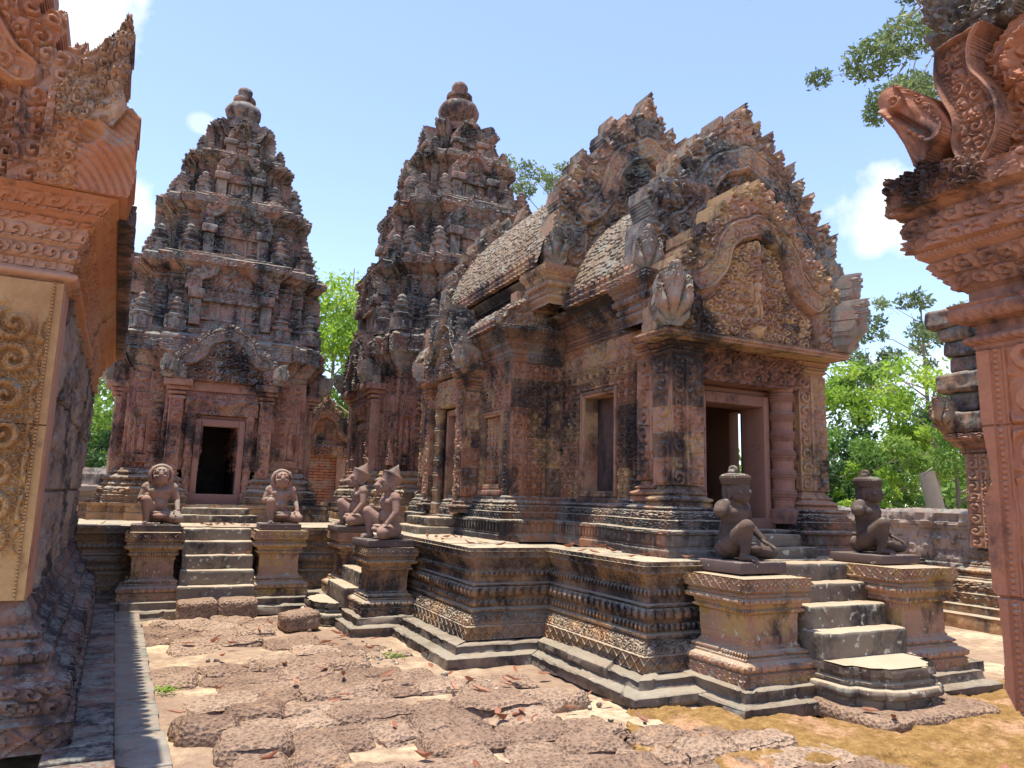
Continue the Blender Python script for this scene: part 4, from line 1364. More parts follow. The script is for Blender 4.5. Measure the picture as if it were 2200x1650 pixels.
vault('roof', 4.36, 3.98, 5.50, 6.05, 7.75, 'roof', OG, 3)
vault('roof', 4.10, 4.60, 6.45, 7.95, 11.4, 'roof', OG, 5)

def eave_tiles(name, x, z, y0, y1, mat, sgn=-1, pitch=.118, s=1.0):
    mb = MB()
    n = int((y1 - y0) / pitch)
    for i in range(n):
        y = y0 + (i + .5) * pitch
        M = frame((x, y, z), (0, sgn, 0), (sgn, 0, 0))
        w = pitch * .43
        poly = [(-w, 0), (w, 0), (w * 1.05, .07 * s), (w * .8, .11 * s), (.0, .145 * s), (-w * .8, .11 * s), (-w * 1.05, .07 * s)]
        plate(mb, poly, lambda U, V: .035 * np.sqrt(np.clip(1 - (U / (w * 1.1)) ** 2, 0, 1)) + .01 * np.cos(V * 90), M, .05, .013, i, wear=.012)
    return H(name, mb, mat)
eave_tiles('eave_tile_row', 4.345, 3.94, 6.1, 7.75, 'hall', s=1.35)
eave_tiles('eave_tile_row', 4.09, 4.55, 8.0, 11.35, 'hall', s=1.35)

def corbel(x0, y0, x1, y1, z0, z1, mat, seed, name='corbel'):
    mb = MB()
    sweep(mb, ped_rect(x0, y0, x1, y1), CAP, True, z0, z1 - z0, .012, .009, seed, (.5, .3), .01, topin=-.02)
    return H(name, mb, mat)
# gable 1: porch door pediment
G1 = frame((5.48, 5.54, 3.29), (1, 0, 0), (0, -1, 0))
pediment(hall, G1, 1.27, 1.53, .36, 'ochre', .0095, 41, 8, (1, 1), .50, True, broken=.15, cell=.125, tdepth=.075)
tb = [(-.74, .02), (.74, .02), (.74, .34), (.52, .42), (.40, .60), (.36, .80), (.28, .95), (.15, 1.04), (0, 1.09), (-.15, 1.04), (-.28, .95), (-.36, .80), (-.40, .60), (-.52, .42), (-.74, .34)]
def tymp_f(U, V):
    a = np.abs(U)
    sym = foliage(a + 4, V + 2, .118, 12, .28, 1.5) * .05
    stem = .05 * np.exp(-((a - .035 * np.sin(V * 14) ** 2 - .01) / .03) ** 2) * (V > .75)
    kala = .10 * np.exp(-((U / .085) ** 2 + ((V - .11) / .085) ** 2)) + .05 * np.exp(-(((a - .04) / .022) ** 2 + ((V - .14) / .02) ** 2))
    fig = figure_relief(U - .02 * np.sin(V * 9), V - .22, .50, False) * 1.5
    return np.maximum(np.maximum(sym, stem), np.maximum(kala, fig + .02 * (fig > .004))) - .015 * (np.abs(V - .40) < .006)
mb = plate(MB(), tb, tymp_f, G1 @ Matrix.Translation((0, 0, -.055)), .04, .0075, 13, (.34, .38), .008, back=False)
H('tympanum', mb, 'tymp')
mb = MB()
sweep(mb, [(4.24, 6.0), (4.24, 5.50), (6.72, 5.50), (6.72, 6.0)], [(0, .02), (0, .035, 'lotus', .02), (.01, .012)], False, 3.215, .07, .01, .008, 3, (.6, .3), .008)
rbox(mb, (4.26, 5.53, 3.22), (6.70, 5.95, 3.275), .006, .2, .003, 3)
H('pediment_ledge', mb, 'ochre')
# gable 2: higher, just behind
G2 = frame((5.82, 6.04, 3.92), (1, 0, 0), (0, -1, 0))
pediment(hall, G2, 1.55, 2.05, .30, 'gable', .011, 42, 9, (1, 1), .34, True, broken=.1, cell=.16, tdepth=.08)
corbel(4.30, 5.86, 4.72, 6.35, 3.42, 3.93, 'hall_base', 51)
corbel(6.85, 5.90, 7.25, 6.35, 3.42, 3.93, 'hall_base', 52)
# gable 3: front of the nave
G3 = frame((5.72, 7.78, 4.50), (1, 0, 0), (0, -1, 0))
pediment(hall, G3, 1.58, 2.42, .30, 'gable', .012, 43, 9, (1, 1), .34, True, broken=.1, cell=.17, tdepth=.08)
corbel(4.16, 7.72, 4.60, 8.2, 4.02, 4.50, 'ochre', 53)
corbel(6.76, 7.72, 7.2, 8.2, 4.02, 4.50, 'hall', 54)
# gable 4: back of the nave
G4 = frame((5.62, 11.36, 4.50), (1, 0, 0), (0, -1, 0))
pediment(hall, G4, 1.58, 2.12, .25, 'gable', .016, 44, 9, (1, 0), .30, False, broken=.15, cell=.18, tdepth=.07)

# ---- the hall proper
Me = frame((3.95, 8.3, 1.62), (1, 0, 0), (0, -1, 0))
def east_panel(U, V):
    h = np.where((U > .20) & (U < .50), brocade(U - .2, V, .15, 5) * .052, 0)
    h = np.where(U <= .20, strip(U, V, .02, .19, 6), h)
    return np.where(U >= .50, strip(U, V, .52, .74, 7), h)
mb = plate(MB(), rect(0, 0, .77, 1.72), east_panel, Me, .25, .0095, 8, (.6, .38), .008)
H('wall', mb, 'hall')
Ms = frame((3.95, 11.8, 1.62), (0, -1, 0), (-1, 0, 0))
def hall_wall(U, V):
    Yw = 11.8 - U
    h = brocade(U, V, .15, 8) * .04
    h = np.where(U > 3.32, strip(U, V, 3.33, 3.49, 4), h)
    h = np.where((U > 2.44) & (U < 2.66), strip(U, V, 2.45, 2.65, 3), h)
    for a, b, v0, v1, dp in ((2.72, 3.26, .16, 1.06, -.14), (.55, .88, .16, .95, -.12), (1.45, 2.05, -.2, 1.22, -.2)):
        d = np.maximum(np.maximum(a - U, U - b), np.maximum(v0 - V, V - v1))
        h = np.where(d < .07, .01, h)
        h = np.where(d < 0, dp, h)
    return h
mb = plate(MB(), rect(0, 0, 3.5, 1.75), hall_wall, Ms, .24, .011, 9, (.6, .36), .010)
H('wall', mb, 'hall')
def baluster_window(u0, u1, v0, v1, n):
    win_frame(Ms, u0, v0, u1, v1, .07)
    for i in range(n):
        p = Ms @ Vector((u0 + (u1 - u0) * (i + .5) / n, v0, -.05))
        r_ = (u1 - u0) / n * .46
        hh = v1 - v0
        pr = []
        for k in range(7):
            a = hh * k / 7
            w = hh / 7
            pr += [(r_ * .62, a), (r_ * .72, a + .3 * w), (r_ * 1.0, a + .45 * w), (r_ * .7, a + .6 * w), (r_ * .95, a + .8 * w), (r_ * .6, a + .98 * w)]
        H('window_baluster', lathe(MB(), pr, 10, Matrix.Translation(p), tint=.4), 'hall')
baluster_window(2.72, 3.26, .16, 1.06, 5)
baluster_window(.55, .88, .16, .95, 4)
# south door of the hall
mb = MB()
for a, b, c, d in ((1.40, -.2, 1.47, 1.28), (2.03, -.2, 2.10, 1.28), (1.47, 1.20, 2.03, 1.28)):
    rbox(mb, (a, b, -.2), (b and c, d, .08), .012, .1, .005, 2, Ms)
H('door_frame', mb, 'ochre')
for yy in (10.47, 9.62):
    colonnette(hall, (3.80, yy), .085, 1.36, 2.92, 'hall', 6, 12)
carved_pier(hall, 3.70, 9.26, 3.95, 9.48, 1.40, 3.36, 'hall', seed=25)
carved_pier(hall, 3.70, 10.62, 3.95, 10.84, 1.40, 3.36, 'hall', seed=26)
Mls = frame((3.80, 10.62, 2.93), (0, -1, 0), (-1, 0, 0))
mb = plate(MB(), rect(0, 0, 1.15, .40), lambda U, V: .03 + foliage(U, V, .15, 3, .2) * .04, Mls, .15, .012, 5)
H('lintel', mb, 'ochre')
pediment(hall, frame((3.66, 10.04, 3.36), (0, -1, 0), (-1, 0, 0)), .92, 1.05, .26, 'gable', .012, 45, 6, (1, 1), .40, True, broken=.5, apex=.03, cell=.12, tdepth=.07)
mb = MB()
for lo, hi in (((3.2, 9.5, 1.08), (3.75, 10.6, 1.20)), ((3.36, 9.56, 1.2), (3.75, 10.54, 1.32))):
    rbox(mb, lo, hi, .015, .05, .012, 9)
H('doorstep', mb, 'step')
mb = MB()
HC = [(.015, .03), (0, .05, 'bead', .02), (.02, .02), (.0, .03), (.04, .06, 'leaf', .015), (0, .03), (.08, .09, 'leaf', .015), (.03, .01), (0, .06, 'leaf', .012)]
sweep(mb, [(3.95, 11.8), (3.95, 8.3), (4.72, 8.3)], HC, False, 3.36, .44, .012, .009, 33, (.5, .2), .012)
rbox(mb, (3.80, 8.3, 3.70), (4.5, 11.8, 3.82), .01, .5, .004, 3)
H('cornice', mb, 'hall_base')
# aisle half vault with its quarter gable
c = curve_pts([(3.74, 3.84), (3.80, 3.98), (3.92, 4.10), (4.12, 4.2), (4.5, 4.27)], 40)
yy = np.linspace(8.28, 11.8, 180)
Yg, Si = np.meshgrid(yy, np.arange(40))
rgh = (fbm(Yg * 9, Si * .35, 0, 6) - .5) * .05
mb = MB().grid(np.stack([c[:, 0][:, None] - rgh, Yg, c[:, 1][:, None] + rgh], -1), vnoise(Yg * 6, Si * .5))
H('roof', mb, 'roof')
eave_tiles('eave_tile_row', 3.73, 3.80, 8.35, 9.4, 'hall_base', s=.8)
qc = [(0, 0), (.78, 0), (.86, .52), (.74, .58), (.66, .62), (.60, .52), (.50, .55), (.44, .45), (.34, .48), (.28, .38), (.19, .38), (.14, .27), (.05, .25), (-.06, .18), (-.05, .05)]
Mq = frame((3.78, 8.24, 3.80), (1, 0, 0), (0, -1, 0))
mb = plate(MB(), qc, lambda U, V: foliage(U, V, .095, 3, .25) * .04 + .04 * np.exp(-((V - .10 - .42 * np.clip(U / .7, 0, 1) ** .6) / .035) ** 2), Mq, .15, .009, 3)
H('half_gable', mb, 'gable')
# nave side wall above the aisle and its deep eave
NC = [(0, .16, 'leaf', .02), (.03, .02), (0, .05, 'bead', .02), (.05, .05), (0, .04), (.06, .06, 'leaf', .015), (.03, .01), (0, .04, 'lotus', .015), (.08, .05), (.02, .01), (0, .05, 'bead', .02)]
mb = MB()
sweep(mb, [(4.46, 11.4), (4.46, 7.9)], NC, False, 4.05, .50, .014, .010, 35, (.5, .2), .012)
rbox(mb, (4.46, 8.3, 3.7), (4.6, 11.4, 4.6), .01, .6, .004, 3)
H('nave_wall', mb, 'hall_base')
mb = MB()
sweep(mb, [(6.85, 7.9), (6.85, 11.4)], NC, False, 4.05, .50, .08, .03, 35, (.5, .2), .012)
rbox(mb, (6.7, 8.3, 1.6), (6.84, 11.4, 4.6), .01, .6, .004, 4)
H('nave_wall', mb, 'hall_base')

# ------------------------------------------------------------------ near library on the left
lib = thing('library', 'near red sandstone building cut off by the left edge, with a golden vine-carved pilaster', 'library', (-.65, 5.2, 0), R(2.7))
def L_(name, mb, mat, **k):
    return part(lib, name, mb, mat, world=False, **k)
LP = [(-2.4, 0), (-.34, 0), (-.34, -.001), (0, -.001), (0, 6.2), (-2.4, 6.2)]
LP = [(-2.4, 0), (0, 0), (0, 6.2), (-2.4, 6.2)]
mb = MB()
LB = [(0, .17, 'diamond', .014), (-.02, .015), (0, .015), (-.02, .01), (-.01, .16, 'leaf', .035), (-.05, .02), (0, .025), (-.035, .015), (0, .03), (-.03, .03), (0, .07, 'lotus', .03), (-.03, .02), (0, .03), (-.03, .015), (0, .05, 'bead', .02), (-.035, .03), (0, .05), (-.03, .05), (-.02, .05)]
sweep(mb, LP, LB, True, .16, .78, .011, .008, 71, (.5, .3), .012, topin=-.02, start=.31)
L_('moulded_base', mb, 'library_base')
def kerb(x0, x1, z, w, seed, y0=-3.2, y1=6.6):
    mb = MB()
    rnd = random.Random(seed)
    y = y0
    while y < y1:
        l = rnd.uniform(.2, .46)
        rbox(mb, (x0, y + .003, z - .18), (x1 + rnd.uniform(-w, w), min(y + l, y1) - .003, z + rnd.uniform(-.006, .006)), .012, .06, .006, rnd.randint(0, 99), tint=rnd.random())
        y += l
    return mb
L_('kerb', kerb(.2, .545, .175, .006, 3), 'library_base')
L_('paved_margin', kerb(.55, .83, .085, .014, 5), 'margin')
# side wall of rough stone blocks
Mlw = frame((0, 0, 0), (0, 1, 0), (1, 0, 0))
def rough_wall(U, V):
    return (fbm(U * 14, V * 14, 0, 3, 4) - .5) * .07 + .03 * (_hash(np.floor((U + .3 * np.floor((V - .94) / .62)) / .74), np.floor((V - .94) / .62), 3, 3) - .5) + .02 * (V > 2.2) * np.abs(np.sin(U * 24)) - .04 * (np.abs((V - .94) % .62) < .018) - .03 * (np.abs((U + .3 * np.floor((V - .94) / .62)) % .74) < .016)
mb = plate(MB(), rect(.36, .93, 6.2, 2.84), rough_wall, Mlw, .3, .016, 6, (.74, .62), .02)
L_('wall', mb, 'laterite_wall')
mb = MB()
rbox(mb, (-.3, .0, .93), (.012, .36, 2.86), .012, .08, .006, 3)
L_('corner_pier', mb, 'library')
# golden pilaster with vine medallions
Mlp = frame((-.35, -.03, .94), (1, 0, 0), (0, -1, 0))
def gold(U, V):
    h = np.where(U < .012, .03, foliage(U - .03, V, .215, 5, .05, 2.0) * .062 + .020 * foliage(U, V, .05, 9, .3))
    bead = ((V / .022) % 1 - .5) ** 2 + ((U - .305) / .022) ** 2 < .18
    h = np.where(U > .287, .020 + .02 * bead, h)
    h = np.where(U <= .287, h * sstep(.24, .42, V + .1 * fbm(U * 6, V * 6, 0, 2)) + .012 * (1 - sstep(.24, .42, V)), h)
    h = h * np.where(U <= .287, sstep(1.84, 1.62, V + .35 * U), 1) + .014 * sstep(1.62, 1.84, V + .35 * U) * (U <= .287)
    return h - .02 * (np.abs(V - 1.02) < .004)
mb = plate(MB(), rect(0, 0, .355, 1.90), gold, Mlp, .05, .005, 3, (.9, .9), .004)
L_('pilaster', mb, 'library_gold')
mb = MB()
rbox(mb, (-2.4, .0, .93), (-.36, .3, 2.86), .012, .3, .006, 3)
rbox(mb, (-2.3, .3, .9), (-.1, 6.1, 3.4), .012, .8, .006, 3)
L_('front_wall', mb, 'library')
# entablature
LC = [(.03, .02), (0, .06, 'round', .03), (-.01, .015), (0, .05, 'fol3', .012), (.02, .01), (0, .09, 'scroll', .025), (.02, .02), (0, .02, 'bead', .012), (.05, .13, 'fol3', .02), (.04, .03), (0, .028, 'bead', .015), (.06, .07, 'fol3', .012), (.04, .03)]
mb = MB()
sweep(mb, LP, LC, True, 2.84, .54, .011, .009, 73, (.9, .4), .010, topin=-.02)
L_('cornice', mb, 'library')
# roof over the side
c = curve_pts([(.30, 3.40), (.22, 3.62), (.08, 3.86), (-.15, 4.12), (-.5, 4.4), (-1.1, 4.6)], 60)
yy = np.linspace(.1, 6.2, 300)
Yg, Si = np.meshgrid(yy, np.arange(60))
rgh = (fbm(Yg * 8, Si * .4, 0, 6) - .5) * .05
mb = MB().grid(np.stack([c[:, 0][:, None] + rgh, Yg, c[:, 1][:, None] + rgh], -1), vnoise(Yg * 6, Si * .5))
L_('roof', mb, 'roof')
mb = MB()
for i in range(50):
    y = .2 + i * .12
    w = .05
    plate(mb, [(-w, 0), (w, 0), (w * 1.05, .07), (w * .8, .11), (.0, .15), (-w * .8, .11), (-w * 1.05, .07)], lambda U, V: .05 * np.sqrt(np.clip(1 - (U / .056) ** 2, 0, 1)), frame((.30, y, 3.36), (0, 1, 0), (1, 0, 0)), .05, .014, i, wear=.014)
L_('eave_tile_row', mb, 'library_base')
# corner makara block and naga of the front gable
Mlg = frame((-1.10, -.20, 3.385), (1, 0, 0), (0, -1, 0))
mb = plate(MB(), gable_outline(1.18, 2.1, 7, seed=4), gable_relief(1.18, 2.1, 5, .07, cell=.11), Mlg, .35, .009, 4, wear=.012)
L_('pediment', mb, 'library')
mb = MB()
mk = [(0, 0), (.50, 0), (.53, .16), (.50, .34), (.52, .55), (.47, .60), (.30, .66), (.02, .62)]
def makara(U, V):
    eye = np.exp(-(((U - .24) / .05) ** 2 + ((V - .30) / .05) ** 2)) * -.07 + np.exp(-((np.hypot(U - .27, V - .36) - .08) / .03) ** 2) * .045
    snout = .09 * np.exp(-((V - .17 - .35 * (U - .1)) / .10) ** 2) * sstep(.1, .35, U)
    scale = .018 * np.abs(np.sin(np.hypot(U - .05, V + .1) * 70)) * (U > .22)
    return .05 + eye + snout + scale + foliage(U, V, .07, 3, .3) * .03 * (U < .22)
plate(mb, mk, makara, frame((-.20, -.22, 3.385), (1, 0, 0), (0, -1, 0)), .42, .008, 5, wear=.02)
L_('makara_head', mb, 'library')
mb = MB()
fin = [(0, 0), (.33, -.02), (.40, .12), (.36, .24), (.40, .36), (.37, .47), (.40, .60), (.36, .78), (.30, .66), (.24, .58), (.19, .47), (.12, .40), (.06, .28), (.0, .2)]
def fin_f(U, V):
    return .05 + .05 * np.abs(np.sin((V - .7 * U) * 16)) ** .6 * sstep(.0, .2, U) + foliage(U, V, .065, 8, .3) * .05 * sstep(.34, .2, U - V * .35) + .05 * np.exp(-((U - .33) / .05) ** 2)
plate(mb, [(x * .95, y * .95) for x, y in fin], fin_f, frame((-.14, -.24, 3.83), (1, 0, 0), (0, -1, 0)), .22, .008, 6, wear=.03)
L_('naga_head', mb, 'library_fin')

# ------------------------------------------------------------------ near gateway on the right
gop = thing('gateway', 'red sandstone gateway cut off at the right edge, beaded pilaster under a serpent-ended arch', 'gateway', (4.0, 2.0, 0))
def G_(name, mb, mat, **k):
    return part(gop, name, mb, mat, **k)
GP = [(5.4, 2.38), (4.06, 2.38), (4.06, -1.2)]
mb = MB()
Mg = frame((4.0, 2.41, 0), (0, -1, 0), (-1, 0, 0))
pil = [(.0, .72), (.05, .62), (.11, .58), (.2, .56), (.3, .60), (.9, .5), (.9, 2.47), (-.02, 2.47), (-.02, 2.1), (.0, 1.9), (.012, 1.75), (-.035, 1.68), (-.025, 1.2), (.0, 1.17), (.01, .9)]
def gop_f(U, V):
    bead = np.sqrt(np.clip(1 - (((V / .031) % 1 - .5) / .46) ** 2 - ((U - .075) / .016) ** 2, 0, 1)) * .014
    h = np.where(U > .115, strip(U, V + .06, .12, .37, 3, .05, .012), .0)
    h = np.where((U > .05) & (U < .10), .004 + bead, h)
    h = np.where(U <= .05, .018, h)
    worn = sstep(.5, .62, fbm(U * 3, V * 1.4, 0, 31, 2)) * sstep(1.2, 1.7, V) * sstep(2.35, 1.95, V)
    return h * (1 - worn * .9) + .01 * worn - .02 * (np.abs(V - 1.17) < .006) - .012 * (np.abs(V - 2.06) < .005)
plate(mb, pil, gop_f, Mg, .30, .0048, 4, (2, 2), .006)
G_('pilaster', mb, 'gopura')
mb = MB()
rbox(mb, (4.14, -1.2, 0), (5.4, 2.30, .75), .03, .1, .03, 3)
rbox(mb, (4.12, -1.2, .7), (5.4, 2.34, 3.0), .03, .3, .01, 4)
rbox(mb, (4.2, -1.2, 2.9), (6.0, 2.3, 4.4), .03, .4, .03, 5)
G_('wall', mb, 'gopura')
GC = [(.02, .03), (.0, .02), (0, .055, 'bead', .03), (-.02, .02), (0, .05), (.04, .02), (.05, .08, 'lotus', .03), (.01, .02), (-.08, .01), (0, .07), (.03, .03), (.10, .17, 'fol3', .022), (.04, .03), (0, .035, 'teeth', .01), (.03, .01), (0, .21, 'fol3', .026), (.015, .01), (.04, .02), (0, .13, 'fol3', .022)]
mb = MB()
sweep(mb, GP, GC, False, 2.46, .95, .0095, .0075, 81, (.9, .5), .010, start=.05)
rbox(mb, (3.80, -1.2, 3.30), (5.4, 2.62, 3.40), .02, .3, .01, 4)
G_('cornice', mb, 'gopura_dark')
# arch with serpent end
Ma = frame((3.84, 1.02, 3.40), (0, -1, 0), (-1, 0, 0))
Ma2 = Ma @ Matrix.Translation((0, 0, .08))
band = [(-1.091, .795), (-1.193, .785), (-1.277, .781), (-1.348, .757), (-1.37, .664), (-1.373, .573), (-1.343, .453), (-1.300, .343), (-1.290, .258), (-1.306, .193), (-1.28, .08), (-1.195, -.03), (-1.147, .001), (-1.086, .082), (-1.047, .171), (-1.044, .277), (-1.064, .371), (-1.112, .47), (-1.162, .56), (-1.167, .664), (-1.144, .739)]
band = [tuple(p) for p in curve_pts(band, 90)]
mb = plate(MB(), band, rim_relief(band, .024, .085, 5, .035), Ma2, .30, .005, 5, (.8, .8), .008)
G_('arch_band', mb, 'gopura_dark')
tym = [(-1.05, .78), (-1.17, .66), (-1.16, .55), (-1.06, .36), (-1.04, .2), (-1.19, -.04), (0, -.04), (0, 1.5), (-.5, 1.25), (-.9, .95)]
mb = plate(MB(), tym, lambda U, V: -.04 + foliage(U, V, .10, 3, .3) * .06 * sstep(.9, .5, V) + .10 * np.exp(-((np.hypot(U + .86, V - .52) - .16) / .05) ** 2), Ma, .25, .008, 6)
G_('tympanum', mb, 'gopura')
nh = [(-1.63, .608), (-1.58, .635), (-1.53, .610), (-1.482, .580), (-1.43, .53), (-1.385, .475), (-1.318, .352), (-1.285, .266), (-1.298, .209), (-1.366, .18), (-1.408, .119), (-1.45, .10), (-1.49, .115), (-1.505, .178), (-1.528, .262), (-1.55, .31), (-1.575, .37), (-1.612, .435), (-1.643, .512), (-1.655, .57)]
def nh_f(U, V):
    t = ((U + 1.63) * .60 - (V - .60) * .80)            # along the head, from the snout down to the jaw
    w = ((U + 1.63) * .80 + (V - .60) * .60) * 1.15 + .105            # across, towards the mane
    lip = .040 * np.exp(-((w + .005 - .05 * np.sin(t * 9)) / .022) ** 2) * sstep(.02, .08, t)
    mouth = -.075 * np.exp(-((w - .055 - .10 * t) / .020) ** 2) * sstep(.10, .18, t) * sstep(.50, .40, t)
    tooth = .03 * np.abs(np.sin(t * 62)) * np.exp(-((w - .03 - .08 * t) / .018) ** 2) * sstep(.12, .2, t)
    eye = .05 * np.exp(-((np.hypot(t - .15, w - .135) - .034) / .014) ** 2) + .05 * np.exp(-(np.hypot(t - .15, w - .135) / .016) ** 2)
    brow = .05 * np.exp(-((w - .185 - .03 * np.sin(t * 14)) / .018) ** 2) * sstep(.02, .08, t) * sstep(.34, .26, t)
    mane = foliage(U, V, .062, 6, .2, 1.5) * .045 * sstep(.17, .23, w)
    return .06 + .07 * np.exp(-((w - .12) / .14) ** 2) + lip + mouth + tooth + eye + brow + mane
mb = plate(MB(), nh, nh_f, Ma @ Matrix.Translation((0, 0, .10)), .30, .0045, 7, (.9, .9), .006)
G_('naga_head', mb, 'gopura')
mb = MB()
mkb = [(-1.67, -.06), (-1.60, -.10), (-1.15, -.10), (-1.12, .0), (-1.25, .07), (-1.40, .10), (-1.52, .095), (-1.67, .09)]
plate(mb, mkb, lambda U, V: .16 + foliage(U, V, .07, 3, .3) * .05 + .02 * np.sin(U * 60) * (U < -1.4), Ma, .35, .007, 8, wear=.02)
G_('makara_head', mb, 'gopura_dark')
mb = MB()
crest = [(-1.0, .80), (-1.25, .86), (-1.39, .875), (-1.46, .83), (-1.47, .95), (-1.44, 1.0), (-1.48, 1.06), (-1.46, 1.2), (-1.50, 1.5), (-1.46, 2.2), (0, 2.2), (0, 1.4), (-.5, 1.2)]
plate(mb, crest, lambda U, V: -.02 + foliage(U, V, .11, 3, .3) * .06 * sstep(1.3, 1.0, V) + (fbm(U * 4, V * 4, 0, 3) - .5) * .2 * (V > .95), Ma, .4, .012, 8, wear=.03)
fl_ = [(-1.46, .58), (-1.40, .62), (-1.36, .72), (-1.37, .79), (-1.41, .74), (-1.45, .78), (-1.45, .70), (-1.50, .71), (-1.47, .64)]
G_('crest', mb, 'gable')

# ------------------------------------------------------------------ far library at right, brick shrine and enclosure walls behind
nl = thing('library', 'ruined carved library half hidden behind the right gateway, with stacked broken stones on its capital', 'library', (11.5, 8.5, 0))
def N_(name, mb, mat):
    return part(nl, name, mb, mat)
NP = [(10.75, 6.75), (10.75, 2.0), (14.0, 2.0), (14.0, 6.75)]
mb = MB()
sweep(mb, NP, [(0, .22), (-.10, .02), (0, .12), (-.08, .02)] + [(b[0] * .9,) + b[1:] for b in LB], True, 0, 1.05, .02, .014, 91, (.6, .3), .03, topin=-.02, start=.50)
N_('moulded_base', mb, 'plinth')
mb = MB()
sweep(mb, NP, [(0, 1.5)], True, 1.04, None, .03, .03, 92, (.6, .35), .03)
N_('wall', mb, 'laterite_wall')
mb = MB()
sweep(mb, ped_rect(10.62, 6.35, 10.9, 6.72), [(0, 1.33, 'scroll_p', .03)], True, 1.10, None, .014, .012, 4, (.5, .7), .01)
N_('pilaster', mb, 'ochre')
mb = MB()
sweep(mb, NP, [(.03, .03), (0, .06, 'bead', .02), (.03, .03), (.05, .08, 'leaf', .02), (.05, .04), (0, .10, 'leaf', .03)], True, 2.42, .32, .02, .014, 94, (.5, .3), .02, topin=-.02, start=.06)
N_('cornice', mb, 'hall')
mb = MB()
rnd = random.Random(5)
for (x, y, z, w, d, h_) in ((10.52, 6.1, 2.74, .5, .95, .34), (10.6, 6.1, 3.07, .48, .82, .30), (10.5, 6.1, 3.36, .5, .98, .30), (10.62, 6.0, 3.65, .5, .90, .26), (10.56, 6.0, 3.90, .55, .95, .25), (10.5, 6.0, 4.14, .6, 1.0, .22), (10.45, 6.0, 4.35, .6, 1.15, .30)):
    rbox(mb, (x, y, z), (x + w, y + d, z + h_ - .01), .06, .05, .03, rnd.randint(0, 99), tint=rnd.random())
rbox(mb, (10.9, 2.2, 2.7), (13.6, 6.3, 4.5), .2, .3, .1, 3)
N_('broken_gable', mb, 'gable')
naga_head(nl, 'naga_head', frame((10.5, 6.95, 2.95), (0, -1, 0), (-1, 0, 0)), .55, 'gable', 6)

bs = thing('brick_shrine', 'weathered red brick shrine with a carved stone gable seen between the two towers', 'shrine', (4.0, 20.0, 0))
def B_(name, mb, mat):
    return part(bs, name, mb, mat)
mb = MB()
for i in range(3):
    pass
rbox(mb, (2.7, 20.0, .3), (5.4, 23.5, 2.62), .02, .12, .03, 3)
B_('brick_wall', mb, 'brick')
mb = MB()
rbox(mb, (4.3, 19.9, .3), (4.75, 20.1, 2.6), .02, .1, .02, 3)
B_('pilaster', mb, 'tower_body')
mb = rbox(MB(), (2.8, 19.9, .3), (3.1, 20.1, 2.6), .02, .1, .02, 3)
B_('pilaster', mb, 'tower_body')
Mb = frame((3.95, 19.9, 2.60), (1, 0, 0), (0, -1, 0))
gr = gable_relief(.95, 1.45, 7, .05, figure=False, cell=.13)
def bsf(U, V):
    h = gr(U, V)
    h = np.where((np.abs(U) < .22) & (V > .42) & (V < .85), -.15, h)
    return np.where(V < .30, foliage(U, V, .16, 5, .3) * .09, h)
mb = plate(MB(), gable_outline(.95, 1.45, 7, seed=3, broken=.3), bsf, Mb, .25, .022, 5, wear=.02)
B_('pediment', mb, 'hall')
mb = MB()
rbox(mb, (2.9, 20.1, 2.6), (5.2, 23.4, 3.1), .3, .3, .05, 3)
B_('roof', mb, 'tower')

EW = [(0, .16), (-.06, .02), (0, .29), (-.03, .005), (.03, .005), (0, .29), (-.03, .005), (.03, .005), (0, .22), (.05, .02), (0, .07), (.05, .02), (0, .07), (-.03, .01), (0, .20), (-.14, .10)]
def enclosure(name, label, plan, h, seed, loc, z0=0.0):
    w = thing(name, label, 'wall', loc)
    mb = MB()
    sweep(mb, plan, EW, True, z0, h, .04, .04, seed, (.72, .30), .11, topin=-.02, start=.1)
    part(w, 'stone_courses', mb, 'laterite_wall')
    return w
enclosure('enclosure_wall', 'low laterite enclosure wall in front of the trees behind the right-hand statue', [(20.0, 30), (20.0, 4), (20.8, 4), (20.8, 30)], 1.66, 5, (20.4, 15, 0))
enclosure('enclosure_wall', 'laterite enclosure wall glimpsed behind the left-hand tower', [(-9, 20.5), (2.6, 20.5), (2.6, 21.2), (-9, 21.2)], 2.05, 6, (-3, 20.8, 0))
